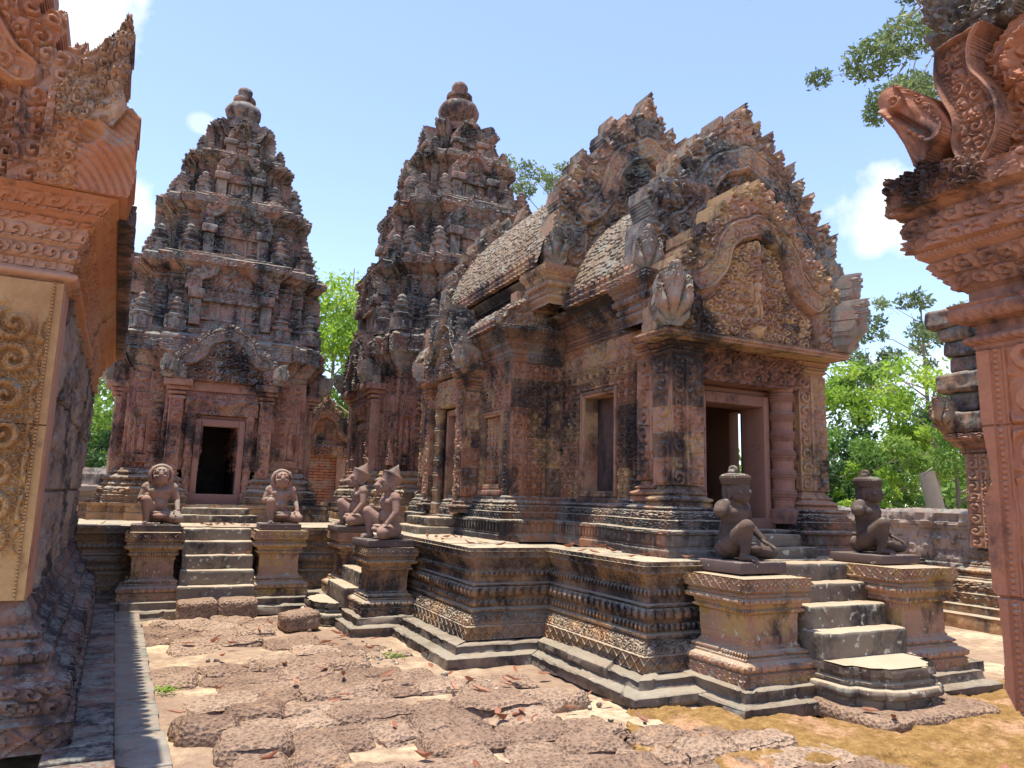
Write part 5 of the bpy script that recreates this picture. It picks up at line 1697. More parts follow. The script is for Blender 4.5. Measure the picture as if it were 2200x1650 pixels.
# ------------------------------------------------------------------ kneeling guardian statues
class Blob:
    """overlapping solids fused into one continuous skin by a voxel remesh"""
    def __init__(self):
        self.bm = bmesh.new()
    def ell(self, c, r, rot=None, sub=3):
        M = Matrix.Translation(c)
        if rot is not None:
            M = M @ (rot if isinstance(rot, Matrix) else Matrix.Rotation(R(rot[1]), 4, rot[0]))
        r = (r, r, r) if isinstance(r, (int, float)) else r
        bmesh.ops.create_icosphere(self.bm, subdivisions=sub, radius=1.0, matrix=M @ Matrix.Diagonal((*r, 1)))
        return self
    def cap(self, a, b, ra, rb, n=14):
        """tapered limb with rounded ends"""
        a, b = Vector(a), Vector(b)
        d = (b - a)
        L = d.length
        q = d.to_track_quat('Z', 'Y').to_matrix().to_4x4()
        bmesh.ops.create_cone(self.bm, cap_ends=True, segments=n, radius1=ra, radius2=rb, depth=L, matrix=Matrix.Translation((a + b) / 2) @ q)
        self.ell(a, ra, sub=2)
        self.ell(b, rb, sub=2)
        return self
    def box(self, c, s, rot=None):
        M = Matrix.Translation(c)
        if rot is not None:
            M = M @ Matrix.Rotation(R(rot[1]), 4, rot[0])
        bmesh.ops.create_cube(self.bm, size=1.0, matrix=M @ Matrix.Diagonal((*s, 1)))
        return self
    def ring(self, c, R0, r, axis='Z', rot=None, arc=2 * math.pi, n=20, start=0.0):
        pts = []
        for i in range(n + 1):
            t = start + arc * i / n
            p = Vector((R0 * math.cos(t), R0 * math.sin(t), 0))
            if axis == 'X': p = Vector((0, p.x, p.y))
            if axis == 'Y': p = Vector((p.x, 0, p.y))
            if rot is not None:
                p = Matrix.Rotation(R(rot[1]), 3, rot[0]) @ p
            pts.append(Vector(c) + p)
        for i in range(n):
            self.cap(pts[i], pts[i + 1], r, r, 8)
        return self
    def mesh(self, name, voxel=.006, smooth=4):
        me = bpy.data.meshes.new(name + '_raw')
        self.bm.to_mesh(me)
        self.bm.free()
        o = bpy.data.objects.new(name + '_raw', me)
        COL.objects.link(o)
        m = o.modifiers.new('fuse', 'REMESH')
        m.mode = 'VOXEL'
        m.voxel_size = voxel
        m.use_smooth_shade = True
        s = o.modifiers.new('soften', 'SMOOTH')
        s.factor = .5
        s.iterations = smooth
        dg = bpy.context.evaluated_depsgraph_get()
        out = bpy.data.meshes.new_from_object(o.evaluated_get(dg))
        out.name = name
        bpy.data.objects.remove(o)
        bpy.data.meshes.remove(me)
        out.polygons.foreach_set('use_smooth', np.ones(len(out.polygons), bool))
        at = out.attributes.new('tint', 'FLOAT', 'POINT')
        co = np.zeros(len(out.vertices) * 3, np.float32)
        out.vertices.foreach_get('co', co)
        co = co.reshape(-1, 3)
        at.data.foreach_set('value', vnoise(co[:, 0] * 6, co[:, 1] * 6, co[:, 2] * 6, 3).astype(np.float32))
        return out

def hand(b, wrist, d, palm_n, s=1.0, curl=.35, thumb=1):
    """palm, four separate unequal fingers with a bend at the knuckle, thumb from the side of the palm"""
    w = Vector(wrist)
    d = Vector(d).normalized()
    n = Vector(palm_n).normalized()
    sd = d.cross(n).normalized()
    c = w + d * .032 * s
    q = Matrix((sd, d, n)).transposed().to_4x4()
    b.ell(c, (.036 * s, .042 * s, .016 * s), q)
    for i, L in enumerate((.052, .060, .056, .044)):
        a = c + d * .034 * s + sd * (i - 1.5) * .0205 * s
        k = a + (d * .62 + n * curl * .5).normalized() * L * .55 * s
        e = k + (d * (.8 - curl * .9) + n * (curl * 1.3)).normalized() * L * .5 * s
        b.cap(a, k, .0095 * s, .0088 * s, 8)
        b.cap(k, e, .0088 * s, .0075 * s, 8)
    a = w + d * .014 * s + sd * thumb * .032 * s
    k = a + (sd * thumb * .7 + d * .8).normalized() * .028 * s
    b.cap(a, k, .011 * s, .0098 * s, 8)
    b.cap(k, k + (d * .9 + n * .3).normalized() * .026 * s, .0098 * s, .008 * s, 8)

HEAD = 1.12
def seat_on_head(o):
    o.scale = (HEAD,) * 3
    o.location = (0, 0, .66 * (1 - HEAD) - .032)
def body(kind):
    b = Blob()
    # trunk: seated on the right heel, leaning slightly back
    b.ell((0, .07, .13), (.145, .125, .12)); b.ell((-.07, .10, .11), (.085, .09, .10)); b.ell((.07, .10, .11), (.085, .09, .10))
    b.cap((0, .06, .17), (0, .05, .34), .118, .122)
    b.ell((0, .035, .44), (.158, .112, .13)); b.ell((-.075, -.03, .475), (.085, .045, .055)); b.ell((.075, -.03, .475), (.085, .045, .055)); b.ell((-.135, .042, .50), (.085, .08, .075)); b.ell((.135, .042, .50), (.085, .08, .075))
    b.ell((0, .05, .53), (.165, .085, .06)); b.ell((0, -.04, .29), (.085, .07, .09))
    b.cap((0, .04, .54), (0, .015, .64), .075, .064)
    for q in (-1, 1):
        b.cap((q * .055, .045, .575), (q * .175, .045, .545), .055, .062)
    # raised right leg
    b.cap((-.085, .03, .14), (-.165, -.20, .345), .098, .070); b.ell((-.165, -.205, .35), (.066, .066, .07))
    b.cap((-.165, -.20, .34), (-.145, -.17, .09), .066, .043); b.ell((-.155, -.165, .22), (.055, .062, .09))
    b.cap((-.145, -.165, .08), (-.145, -.16, .05), .042, .044)
    b.ell((-.145, -.21, .035), (.042, .085, .030)); b.ell((-.145, -.15, .03), (.038, .045, .032))
    for i in range(5):
        b.cap((-.145 + (i - 2) * .0165, -.265, .022), (-.145 + (i - 2) * .018, -.292 + abs(i - 3) * .006, .016), .0105, .0092, 8)
    # folded left leg, knee turned out
    b.cap((.085, .04, .12), (.265, -.15, .085), .098, .074); b.ell((.28, -.16, .085), (.076, .074, .075))
    b.cap((.275, -.15, .07), (.10, .10, .055), .064, .048); b.ell((.07, .16, .035), (.04, .08, .035))
    # left arm rests on the left knee
    b.ell((.182, .045, .525), (.068, .064, .068))
    b.cap((.185, .045, .51), (.245, .03, .345), .060, .046)
    b.cap((.245, .03, .345), (.265, -.10, .205), .046, .031)
    hand(b, (.265, -.10, .20), (.04, -.75, -.42), (0, .42, -.75) if False else (-.05, -.45, -.85), 1.12, .30, -1)
    if kind == 'stump':
        b.ell((-.182, .045, .525), (.070, .066, .068))
        b.cap((-.18, .04, .53), (-.228, .025, .49), .070, .064)
    else:
        b.ell((-.182, .045, .525), (.068, .064, .068))
        b.cap((-.185, .045, .51), (-.245, .03, .36), .060, .046)
        b.cap((-.245, .03, .36), (-.175, -.115, .395), .045, .033)
        # fist held above the raised knee
        b.ell((-.165, -.14, .405), (.036, .034, .040))
        for i in range(4):
            z = .432 - i * .0185
            b.cap((-.195, -.152, z), (-.165, -.183, z), .0108, .0105, 8)
            b.cap((-.165, -.183, z), (-.138, -.160, z), .0105, .0095, 8)
        b.cap((-.145, -.125, .437), (-.165, -.165, .452), .0115, .010, 8)
    # cloth: belt and lap fold
    b.ring((0, .06, .215), .118, .017, n=24)
    b.ell((.03, -.09, .125), (.13, .12, .055)); b.ell((.03, -.135, .17), (.12, .05, .022))
    # neck up: shared skull
    hz = .735
    b.bm.verts.ensure_lookup_table()
    n0 = len(b.bm.verts)
    if kind == 'stump':       # stern human face under a curled cap
        b.ell((0, -.005, hz), (.096, .106, .112)); b.ell((0, -.03, hz - .055), (.082, .088, .064)); b.ell((0, -.075, hz - .095), (.036, .032, .026))
        b.ell((0, -.112, hz - .022), (.021, .032, .028)); b.ell((-.018, -.104, hz - .030), .013); b.ell((.018, -.104, hz - .030), .013); b.cap((0, -.098, hz + .03), (0, -.113, hz - .012), .012, .015)
        b.cap((-.012, -.098, hz + .034), (-.068, -.078, hz + .050), .0125, .010); b.cap((.012, -.098, hz + .034), (.068, -.078, hz + .050), .0125, .010)
        for s_ in (-1, 1):
            b.ell((s_ * .036, -.088, hz + .010), (.021, .014, .012)); b.ell((s_ * .058, -.072, hz - .025), (.026, .03, .024))
            b.ell((s_ * .090, .012, hz - .005), (.013, .026, .040)); b.cap((s_ * .092, .012, hz - .04), (s_ * .092, .008, hz - .075), .013, .012)
        b.cap((-.030, -.098, hz - .062), (.030, -.098, hz - .062), .0105, .0105); b.cap((-.024, -.096, hz - .080), (.024, -.096, hz - .080), .0115, .0115)
    elif kind == 'lion':
        b.ell((0, -.01, hz), (.105, .105, .115)); b.ell((0, -.06, hz - .05), (.088, .075, .062)); b.ell((0, -.055, hz - .085), (.085, .065, .04))
        b.ell((0, -.125, hz + .005), (.032, .024, .024)); b.cap((0, -.09, hz + .06), (0, -.118, hz + .02), .022, .026)
        for s_ in (-1, 1):
            b.ell((s_ * .045, -.095, hz + .040), (.030, .026, .026)); b.cap((s_ * .015, -.105, hz + .072), (s_ * .085, -.075, hz + .066), .014, .012)
            b.cap((0, -.130, hz - .030), (s_ * .05, -.118, hz - .012), .013, .013); b.cap((s_ * .05, -.118, hz - .012), (s_ * .088, -.085, hz - .038), .013, .010)
            b.ell((s_ * .06, -.085, hz - .025), (.034, .03, .026))
        b.cap((-.04, -.112, hz - .075), (.04, -.112, hz - .075), .010, .010)
    else:                     # monkey: muzzle pushed forward, big round ears
        b.ell((0, .0, hz), (.088, .108, .108)); b.ell((0, -.05, hz - .045), (.07, .085, .058)); b.ell((0, -.135, hz - .022), (.046, .045, .038)); b.ell((0, -.10, hz - .070), (.045, .050, .026))
        b.cap((0, -.09, hz + .055), (0, -.13, hz + .0), .022, .03)
        for s_ in (-1, 1):
            b.ell((s_ * .040, -.088, hz + .035), (.028, .024, .026)); b.ring((s_ * .040, -.100, hz + .035), .026, .007, 'Y', n=12)
            b.ring((s_ * .098, .03, hz - .03), .034, .012, 'X', n=14); b.ell((s_ * .090, .03, hz - .03), (.012, .03, .032))
        b.cap((-.035, -.125, hz - .058), (.035, -.125, hz - .058), .008, .008)
    b.bm.verts.ensure_lookup_table()
    for v in b.bm.verts[n0:]:
        v.co = Vector((v.co.x * HEAD, v.co.y * HEAD, .66 + (v.co.z - .66) * HEAD - .032))
    return b.mesh('body', .0058, 3)

def hair_parts(kind, root, m):
    hz = .735
    if kind == 'stump':
        pr = [(.092, hz + .045), (.100, hz + .050), (.107, hz + .070), (.114, hz + .095), (.118, hz + .110), (.114, hz + .126), (.096, hz + .142), (.058, hz + .153), (0, hz + .156)]
        c = curve_pts(pr, 46)
        mb = lathe(MB(), c, 90, Matrix.Translation((0, .012, 0)) @ Matrix.Diagonal((1, 1.08, 1, 1)), hf=lambda t, z: .009 * np.abs(np.sin(t * 15 + np.floor(z / .0155) * 1.57)) * np.abs(np.sin(z / .0155 * math.pi)), cap=False)
        # hair falls to the nape behind the ears
        mb2 = lathe(mb, [(.094, hz - .10), (.098, hz - .05), (.097, hz + .04)], 60, Matrix.Translation((0, .045, 0)) @ Matrix.Diagonal((.86, .76, 1, 1)), hf=lambda t, z: .006 * np.abs(np.sin(t * 15)), cap=False)
        o = mb2.build('hair', m, root)
        seat_on_head(o)
        b = Blob().ring((0, .03, hz + .185), .027, .021, 'X', n=16)
        b.cap((-.03, .03, hz + .160), (.03, .03, hz + .160), .03, .03)
        k = bpy.data.objects.new('topknot', b.mesh('topknot', .007, 3))
        COL.objects.link(k)
        k.parent = o
        k.data.materials.append(m)
    elif kind == 'lion':
        b = Blob()
        for i, (r_, y, t_) in enumerate(((.128, -.02, .020), (.135, .015, .022), (.132, .05, .022), (.12, .085, .03))):
            b.ring((0, y, hz - .005), r_, t_, 'Y', n=26, arc=R(290), start=R(-55))
        b.ell((0, .06, hz + .02), (.115, .075, .12))
        for s_ in (-1, 1):
            b.cap((s_ * .125, .03, hz - .06), (s_ * .135, .05, hz - .17), .028, .020)
            b.ell((s_ * .105, .0, hz + .085), (.026, .02, .028))
        o = bpy.data.objects.new('mane', b.mesh('mane', .0065, 2))
        COL.objects.link(o)
        o.parent = root
        o.data.materials.append(m)
        seat_on_head(o)
    else:
        pr = [(.0, -.085), (.096, -.09), (.110, -.02), (.130, .052), (.136, .060), (.128, .072), (.105, .075)]
        for k in range(5):
            r_ = .088 - k * .016
            pr += [(r_ + .004, .076 + k * .022), (r_ + .006, .084 + k * .022), (r_ - .006, .094 + k * .022)]
        pr += [(.010, .20), (.0, .215)]
        mb = lathe(MB(), pr, 40, Matrix.Translation((0, .03, hz + .05)) @ Matrix.Rotation(R(-26), 4, 'X') @ Matrix.Diagonal((1, 1.0, 1, 1)), cap=False)
        # cut away in front of the face by keeping the shell thin: brim only
        seat_on_head(mb.build('headdress', m, root))

def guardian(kind, label, loc, rz, scale, mat, matb='block', plinth=(.62, .62, .11), prz=None, group=None, wide=1.0):
    root = thing('guardian_statue', label, 'statue', loc, rz, group)
    if kind not in _BODY:
        _BODY[kind] = body(kind)
    me = _BODY[kind].copy()
    me.materials.clear()
    me.materials.append(MAT[mat])
    o = bpy.data.objects.new('body', me)
    COL.objects.link(o)
    o.parent = root
    o.location = (0, .02, plinth[2])
    o.scale = (scale * wide, scale * wide, scale)
    hair_parts(kind, o, MAT[mat])
    w, d, h = plinth
    mb = rbox(MB(), (-w / 2, -d / 2, 0), (w / 2, d / 2, h), .008, .07, .003, 5)
    b = mb.build('plinth', MAT[matb], root)
    if prz:
        b.rotation_euler = (0, 0, prz)
    return root
_BODY = {}
guardian('stump', 'dark curly-haired kneeling statue missing its right arm, nearer the porch door', (4.70, 5.06, 1.030), R(14), .86, 'statue_dark', plinth=(.56, .54, .095), prz=R(-10), wide=1.12)
guardian('stump', 'dark curly-haired kneeling statue missing its right arm, in front of the enclosure wall and trees', (6.38, 5.02, 1.095), R(14), .84, 'statue_dark', plinth=(.60, .56, .08), prz=R(-10), wide=1.12)
guardian('lion', 'lion-headed kneeling statue on the pedestal left of the tower stairs', (.02, 10.93, 1.055), R(0), .91, 'statue_pink', plinth=(.60, .56, .085))
guardian('lion', 'lion-headed kneeling statue on the pedestal right of the tower stairs', (1.60, 10.98, 1.08), R(-2), .88, 'statue_pink', plinth=(.56, .54, .085))
guardian('monkey', 'monkey-headed kneeling statue in a coiled pointed hat, on the nearer hall-stair pedestal', (2.58, 8.98, .985), R(-84), .94, 'statue', plinth=(.56, .62, .085))
guardian('monkey', 'monkey-headed kneeling statue in a coiled pointed hat, half hidden behind its twin', (2.58, 10.55, 1.075), R(-88), .92, 'statue', plinth=(.56, .62, .085))

# ------------------------------------------------------------------ laterite paving, fallen blocks, rubble, leaves
def free_of_terrace(x, y):
    return not (x > 3.25 and y > 4.45) and not (x > 2.4 and y > 6.4) and not (x > 1.85 and y > 8.1) and y < 10.0 and x > .30 - .045 * (y - 5)
rnd = random.Random(11)
SG = 'rough laterite paving stones of the court'
SL = 'rough pitted brown laterite paving stone worn round in the sandy court'
y = 3.15
while y < 9.9:
    dy = rnd.uniform(.26, .42)
    x = -.2 + rnd.uniform(0, .3)
    while x < 3.9:
        w = rnd.uniform(.26, .68)
        cx, cy = x + w / 2, y + dy / 2 - .03 * (x - 1.5) + .03 * math.sin(x * 2.1 + y)
        gone = rnd.random() < .035
        for (sx, sy, sr) in ((.72, 7.75, .55), (1.6, 4.55, .27), (2.1, 5.75, .24), (.36, 5.7, .25), (.30, 4.6, .30), (.45, 6.6, .25), (2.5, 7.2, .2)):
            if (cx - sx) ** 2 + ((cy - sy) * 1.2) ** 2 < sr * sr:
                gone = True
        if not gone and free_of_terrace(cx + w * .3, cy + .1) and free_of_terrace(cx, cy):
            h = rnd.uniform(.03, .10) * (1.2 if y < 5.6 else .75)
            mb = rbox(MB(), (-w / 2 - .026, -dy / 2 - .026, -.14), (w / 2 + .026, dy / 2 + .026, h), min(.11, dy * .36), .020, .030, rnd.randint(0, 9999), tint=rnd.random(), freq=8)
            for q in mb.V:       # worn, lopsided outline and a gently dished top
                f_ = .055 * (fbm(q[:, 0] * 3.1 + cx * 9, q[:, 1] * 3.1 + cy * 9, 0, 5, 2) - .5) * 2
                q[:, 0] += f_ * np.sign(q[:, 0]) * (np.abs(q[:, 0]) > w * .25)
                q[:, 1] += f_[::-1] * .6
                q[:, 2] += np.where(q[:, 2] > 0, .030 * (fbm(q[:, 0] * 4 + cx * 3, q[:, 1] * 4 + cy * 3, 0, 8, 3) - .5) * 2, 0)
            o = mb.build('paving_stone', MAT['laterite'], None, 60)
            o.location = (cx, cy, 0)
            o.rotation_euler = (rnd.uniform(-.06, .06), rnd.uniform(-.06, .06), rnd.uniform(-.2, .2))
            tag(o, SL, 'paving stone', SG)
        x += w + rnd.uniform(-.01, .025)
    y += dy - .005
def block(label, lo, hi, rz=0, tilt=0, seed=0, mat='laterite', cat='stone block'):
    c = [(a + b) / 2 for a, b in zip(lo, hi)]
    c[2] = lo[2]
    mb = rbox(MB(), (lo[0] - c[0], lo[1] - c[1], 0), (hi[0] - c[0], hi[1] - c[1], hi[2] - lo[2]), .055, .025, .02, seed, tint=.5, freq=7)
    o = mb.build('laterite_block', MAT[mat], None, 60)
    o.location = c
    o.rotation_euler = (0, tilt, rz)
    return tag(o, label, cat)
block('left one of two laterite blocks laid as a bottom step before the tower stairs', (.34, 9.86, .02), (.80, 10.26, .26), R(1), R(-2), 3)
block('right one of two laterite blocks laid as a bottom step before the tower stairs', (.80, 9.88, .03), (1.27, 10.26, .27), R(-1), R(1), 4)
block('loose laterite block lying at the foot of the monkey statue stairs', (1.45, 9.02, 0), (1.88, 9.42, .20), R(8), R(-4), 6)
block('broad flat laterite slab under the lobed step of the near stairs', (4.80, 3.74, -.02), (6.12, 4.5, .105), R(-2), 0, 7)
rnd = random.Random(4)
RG = 'pebbles scattered on the court'
prot = []
for i in range(5):
    r_ = 1.0
    mb = rbox(MB(), (-.5, -.4, -.3), (.5, .4, .35), .28, .16, .12, 50 + i, tint=rnd.random(), freq=2.2)
    prot.append(mb)
prot = [p.build('pebble', MAT['laterite_wall' if i % 2 else 'step'], None, 60) for i, p in enumerate(prot)]
spots = []
for i in range(90):
    k = i % 3
    if k == 0:
        t = rnd.random()
        x, y = (3.35 - .95 * t + rnd.uniform(-.12, .05), 4.9 + 1.55 * t + rnd.uniform(-.1, .1)) if rnd.random() < .6 else (2.2 - rnd.random() * .25, 6.9 + rnd.random() * 1.3)
    elif k == 1:
        x, y = rnd.uniform(2.4, 3.6), rnd.uniform(3.6, 4.9)
    else:
        x, y = rnd.uniform(.2, 2.4), rnd.uniform(3.8, 9.5)
    spots.append((x, y))
for i, (x, y) in enumerate(spots):
    o = prot[i] if i < 5 else prot[i % 5].copy()
    if i >= 5:
        COL.objects.link(o)
    s_ = rnd.uniform(.02, .06) * (1.5 if rnd.random() < .15 else 1)
    o.location = (x, y, s_ * .2 + .01)
    o.scale = (s_,) * 3
    o.rotation_euler = (rnd.uniform(-.5, .5), rnd.uniform(-.5, .5), rnd.uniform(0, 6))
    tag(o, 'small broken pebble lying on the sandy court', 'pebble', RG)

def leaf_mesh(seed):
    rnd = random.Random(seed)
    n = 9
    P = np.zeros((n, 5, 3))
    bend, curl = rnd.uniform(.4, 1.5), rnd.uniform(.3, 1.1)
    for i in range(n):
        t = i / (n - 1)
        w = .17 * math.sin(math.pi * min(1, t ** .8)) ** .8 + .004
        x = (t - .5)
        z = bend * (t - .5) ** 2 * .6 + .03
        for j in range(5):
            s_ = (j - 2) / 2
            P[i, j] = (x, s_ * w, z + curl * w * abs(s_) ** 1.5 + .02 * math.sin(9 * t + seed))
    mb = MB().grid(P, rnd.random())
    tube(mb, [(-.5, 0, P[0, 2, 2]), (-.62, .02, P[0, 2, 2] + .02), (-.72, .0, P[0, 2, 2] + .06)], [.008, .007, .006], 5, .2)
    return mb
protl = [leaf_mesh(i).build('dry_leaf', MAT['dry_leaf'], None, 60) for i in range(6)]
rnd = random.Random(21)
LS = []
for i in range(46):
    LS.append((rnd.uniform(.25, 2.9), rnd.uniform(3.7, 9.3), .07))
for i in range(16):
    LS.append((3.35 - .95 * rnd.random(), 4.75 + 1.6 * rnd.random(), .05))
for i in range(14):
    LS.append((rnd.uniform(3.8, 4.6), rnd.uniform(5.4, 6.9), TZ + .015))
for i in range(10):
    LS.append((rnd.uniform(2.95, 3.6), rnd.uniform(7.0, 9.0), TZ + .015))
for i in range(8):
    LS.append((rnd.uniform(.4, 1.25), rnd.uniform(11.2, 11.9), TZ + .01))
LS += [(.6, 10.90, .935), (1.0, 10.74, .76), (1.18, 10.75, .76), (4.9, 3.95, .12), (4.95, 3.8, .10), (5.05, 4.45, .22), (4.6, 2.75, .09), (4.65, 2.85, .09), (3.1, 3.3, .09), (3.3, 4.6, .05), (-.13, 4.55, .10), (-.10, 4.62, .10), (-.06, 4.7, .10), (-.12, 4.72, .11), (2.0, 8.3, .05), (1.95, 8.5, .05)]
for i, (x, y, z) in enumerate(LS):
    o = protl[i] if i < 6 else protl[i % 6].copy()
    if i >= 6:
        COL.objects.link(o)
    s_ = rnd.uniform(.10, .17)
    o.location = (x, y, z)
    o.scale = (s_, s_ * rnd.uniform(.7, 1.1), s_ * rnd.uniform(.6, 1.1))
    o.rotation_euler = (rnd.uniform(-.35, .35), rnd.uniform(-.3, .3), rnd.uniform(0, 6.3))
    tag(o, 'curled dry brown leaf fallen on the stone and sand', 'leaf', 'fallen dry leaves')
def weed(label, x, y, z, n, s, seed):
    rnd = random.Random(seed)
    mb = MB()
    for i in range(n):
        a, l = rnd.uniform(0, 6.3), rnd.uniform(.4, 1) * s
        bx_, by_ = rnd.gauss(0, s * .8), rnd.gauss(0, s * .8)
        d = np.array([math.cos(a), math.sin(a), 0])
        p = np.array([math.sin(a), -math.cos(a), 0]) * l * .16
        o_ = np.array([bx_, by_, 0])
        P = np.array([[o_ - p * .3, o_ + p * .3], [o_ + d * l * .4 + (0, 0, l * .5) - p, o_ + d * l * .4 + (0, 0, l * .5) + p], [o_ + d * l + (0, 0, l * .6) - p * .1, o_ + d * l + (0, 0, l * .6) + p * .1]])
        mb.grid(P, rnd.random())
    o = mb.build('weed', MAT['weed'], None)
    o.location = (x, y, z)
    return tag(o, label, 'plant')
weed('small bright green weed at the foot of the terrace corner', 2.23, 7.25, .03, 60, .06, 3)
weed('small bright green weed beside the paved margin at left', .19, 6.6, .03, 50, .06, 4)
# ------------------------------------------------------------------ trees
def leaf_cloud(mb, centers, radii, n, size, rnd, flat=.8, hang=0.0):
    """many small leaf faces spread through lumpy clusters"""
    C = np.array(centers, float)
    Rr = np.array(radii, float)
    wts = Rr ** 2 / (Rr ** 2).sum()
    idx = rnd.choice(len(C), n, p=wts)
    d = rnd.normal(size=(n, 3))
    d /= np.linalg.norm(d, axis=1)[:, None]
    rad = Rr[idx] * rnd.uniform(.25, 1.0, n) ** .55
    P = C[idx] + d * rad[:, None] * np.array([1, 1, flat])
    P += rnd.normal(size=(n, 3)) * size * .6
    a = rnd.normal(size=(n, 3)); a[:, 2] -= hang; a /= np.linalg.norm(a, axis=1)[:, None]
    b = np.cross(a, rnd.normal(size=(n, 3))); b /= np.linalg.norm(b, axis=1)[:, None]
    s = size * rnd.uniform(.6, 1.4, n)[:, None]
    V = np.stack([P - a * s, P + b * s * .42, P + a * s, P - b * s * .42], 1).reshape(-1, 3)
    Q = np.arange(n * 4).reshape(n, 4)
    ct = rnd.uniform(0, 1, len(C))
    t = np.clip(.55 * ct[idx] + .45 * rnd.uniform(0, 1, n), 0, 1)
    mb.add(V, Q, None, np.repeat(t, 4))

def tree(name, label, loc, h, crown_r, mat, seed, trunk_r=.14, n=5000, leaf=.11, base=.35, clusters=26, lean=(0, 0), crown_h=None, sparse=1.0, group=None, cat='tree', flat=.75, limbs=9, shape=1.0, cr=(.16, .34)):
    rnd = np.random.default_rng(seed)
    root = thing(name, label, cat, loc, 0, group)
    mb = MB()
    top = np.array([lean[0], lean[1], h])
    ts = np.linspace(0, 1, 9)
    wob = np.cumsum(rnd.normal(size=(9, 2)) * .03 * h / 8, axis=0)
    tp = np.stack([lean[0] * ts ** 1.5 + wob[:, 0], lean[1] * ts ** 1.5 + wob[:, 1], h * .95 * ts - .1], 1)
    tube(mb, tp, trunk_r * (1 - .85 * ts) + .01, 9, .5)
    C, Rd = [], []
    for i in range(limbs):
        t = base + (1 - base) * (i + rnd.uniform(0, .8)) / limbs
        k = np.array([np.interp(t, ts, tp[:, j]) for j in range(3)])
        a = rnd.uniform(0, 6.28)
        prof = math.sin(math.pi * min(1, max(.08, (1 - (t - base) / (1 - base)) ** shape * .9 + .1))) ** .7
        L = crown_r * prof * rnd.uniform(.7, 1.1)
        e = k + np.array([math.cos(a) * L, math.sin(a) * L, L * rnd.uniform(.15, .7)])
        m = (k + e) / 2 + np.array([0, 0, L * .12])
        r0 = trunk_r * (1 - .85 * t) * .55 + .006
        tube(mb, [k, m, e], [r0, r0 * .6, r0 * .2], 6, .6)
        nc = max(1, int(clusters / limbs))
        for c in range(nc):
            q = rnd.uniform(.35, 1.08)
            p = k + (e - k) * q + rnd.normal(size=3) * L * .20
            C.append(p)
            Rd.append(crown_r * rnd.uniform(*cr))
            if rnd.uniform() < (.5 if cr[0] > .1 else .9):
                b0 = k + (e - k) * q * .8
                tube(mb, [b0, (b0 + p) / 2 + (0, 0, .05), p], [r0 * .4, r0 * .25, .006], 5, .6)
    part(root, 'trunk', mb, 'bark', world=False)
    mb = MB()
    leaf_cloud(mb, C, Rd, int(n * sparse), leaf, rnd, flat)
    part(root, 'crown', mb, mat, world=False, smooth=False)
    return root

TG = 'trees beyond the enclosure wall'
# right side, beyond the enclosure wall
def at_ray(px, dist):
    """ground point in the direction of bearing px (degrees clockwise from +Y)"""
    return (math.sin(R(px)) * dist, math.cos(R(px)) * dist, 0)
tree('tall_tree', 'tall airy tree with thin grey-green foliage, highest of the trees left of the gateway', at_ray(55.6, 40), 12.2, 3.6, 'leaf_pale', 1, .16, 5200, .13, .42, 60, limbs=16, cr=(.08, .18))
tree('young_tree', 'bright yellow-green layered tree beside the cut trunk, left of the gateway', at_ray(55.8, 33), 7.2, 2.6, 'leaf_bright', 2, .13, 3600, .11, .42, 30, flat=.4)
tree('young_tree', 'light green slender tree with a flat top rising behind the right-hand statue head', at_ray(53.2, 34), 7.0, 2.6, 'leaf_bright', 3, .11, 3600, .11, .35, 30)
tree('young_tree', 'thin tree with a leaning spray of green leaves high left of the layered tree', at_ray(51.8, 36), 8.2, 1.8, 'leaf_mid', 4, .09, 2000, .12, .72, 14)
tree('bushy_tree', 'green bushy tree directly beside the porch right edge', at_ray(48.6, 36), 7.6, 2.9, 'leaf_mid', 5, .14, 5000, .12, .2, 40)
tree('bushy_tree', 'dark green bushy tree low behind the wall beside the porch', at_ray(49.6, 31), 4.0, 2.3, 'leaf_dark', 6, .12, 5500, .11, .15, 30)
tree('bushy_tree', 'dark leafy tree low behind the cut trunk', at_ray(57.0, 38), 5.6, 3.4, 'leaf_dark', 7, .14, 5200, .12, .12, 36)
tree('bushy_tree', 'olive green leafy shrub tree low behind the right-hand statue', at_ray(52.4, 30), 3.8, 2.4, 'leaf_mid', 8, .10, 6500, .10, .1, 34)
tree('bushy_tree', 'mid green leafy tree low to the right, near the gateway edge', at_ray(59.5, 36), 6.5, 2.8, 'leaf_mid', 9, .12, 3600, .12, .2, 30)
tree('bushy_tree', 'yellow-green shrub tree peeping over the wall between statue and porch', at_ray(51.0, 29.5), 3.2, 1.7, 'leaf_bright', 10, .07, 3500, .09, .1, 24)
# cut trunk
ct = thing('cut_trunk', 'pale bare trunk sawn off on a slant, leaning behind the enclosure wall', 'tree trunk', at_ray(55.9, 27.5))
mb = MB()
tube(mb, [(0, 0, 0), (-.03, .04, 1.0), (-.10, .12, 2.0), (-.19, .25, 2.85)], [.33, .29, .26, .24], 14, .8)
part(ct, 'trunk', mb, 'bark', world=False)
mb = MB()
lathe(mb, [(.25, 0), (.25, .02), (.0, .021)], 16, Matrix.Translation((-.19, .255, 2.85)) @ Matrix.Rotation(R(-36), 4, Vector((.8, .6, 0))), tint=.9, cap=False)
part(ct, 'cut_face', mb, 'cut_wood', world=False)
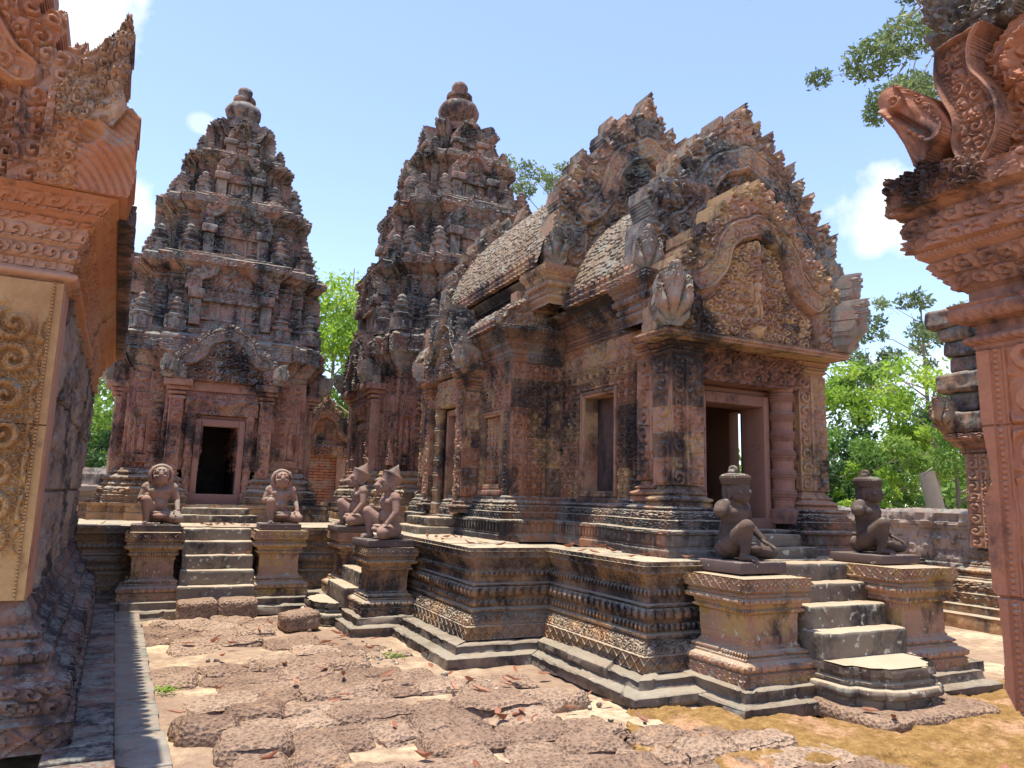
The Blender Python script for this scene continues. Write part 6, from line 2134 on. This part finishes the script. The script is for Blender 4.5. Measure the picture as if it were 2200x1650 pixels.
# tall tree whose branches hang in at the top right
tree('overhanging_tree', 'sparse tall tree reaching in above the serpent arch at top right', at_ray(64.0, 19), 16.2, 4.6, 'leaf_pale', 12, .2, 60000, .072, .55, 130, limbs=22, cr=(.07, .15))
# small airy tree behind the hall roof
tree('airy_tree', 'small airy pale tree far behind the hall roof beside the central tower', at_ray(27.7, 27), 15.0, 2.5, 'leaf_pale', 13, .12, 5200, .085, .62, 60, limbs=16, cr=(.09, .2))
# left and centre
tree('bamboo_clump', 'tall bright green leafy mass filling the gap between the two towers', at_ray(11.2, 38), 12.6, 3.6, 'leaf_bright', 14, .16, 16000, .14, .08, 80, limbs=26, flat=1.0)
tree('bamboo_clump', 'mid green leafy tree lower in the gap between the two towers', at_ray(13.0, 34), 7.5, 3.0, 'leaf_mid', 15, .16, 7000, .12, .1, 44, limbs=18)
tree('bare_tree', 'thin leafless tree standing above the green mass between the towers', at_ray(12.4, 44), 16.2, 1.8, 'leaf_pale', 16, .10, 120, .06, .6, 30, limbs=16)
tree('bushy_tree', 'green tree with a dark crooked trunk in the gap left of the left tower', at_ray(-6.2, 27), 8.0, 3.4, 'leaf_mid', 17, .22, 9000, .12, .22, 44, limbs=14)
tree('bushy_tree', 'bright green tree showing beside the left tower cornice', at_ray(-4.6, 36), 11.0, 3.2, 'leaf_bright', 18, .18, 9000, .13, .2, 44, limbs=14)
tree('bushy_tree', 'low dark green shrub tree behind the laterite wall at far left', at_ray(-5.2, 24.5), 2.9, 2.0, 'leaf_dark', 19, .10, 5000, .09, .1, 26)
# distant forest as one mass
rng = np.random.default_rng(77)
mb = MB()
C, Rd = [], []
for i in range(420):
    a = R(rng.uniform(-25, 85))
    d = rng.uniform(55, 75)
    hh = rng.uniform(.5, 5.0)
    C.append((math.sin(a) * d, math.cos(a) * d, hh)); Rd.append(rng.uniform(1.2, 2.6))
leaf_cloud(mb, C, Rd, 60000, .28, rng, .9)
o = mb.build('forest', MAT['leaf_mid'], None, smooth=False)
tag(o, kind='stuff')
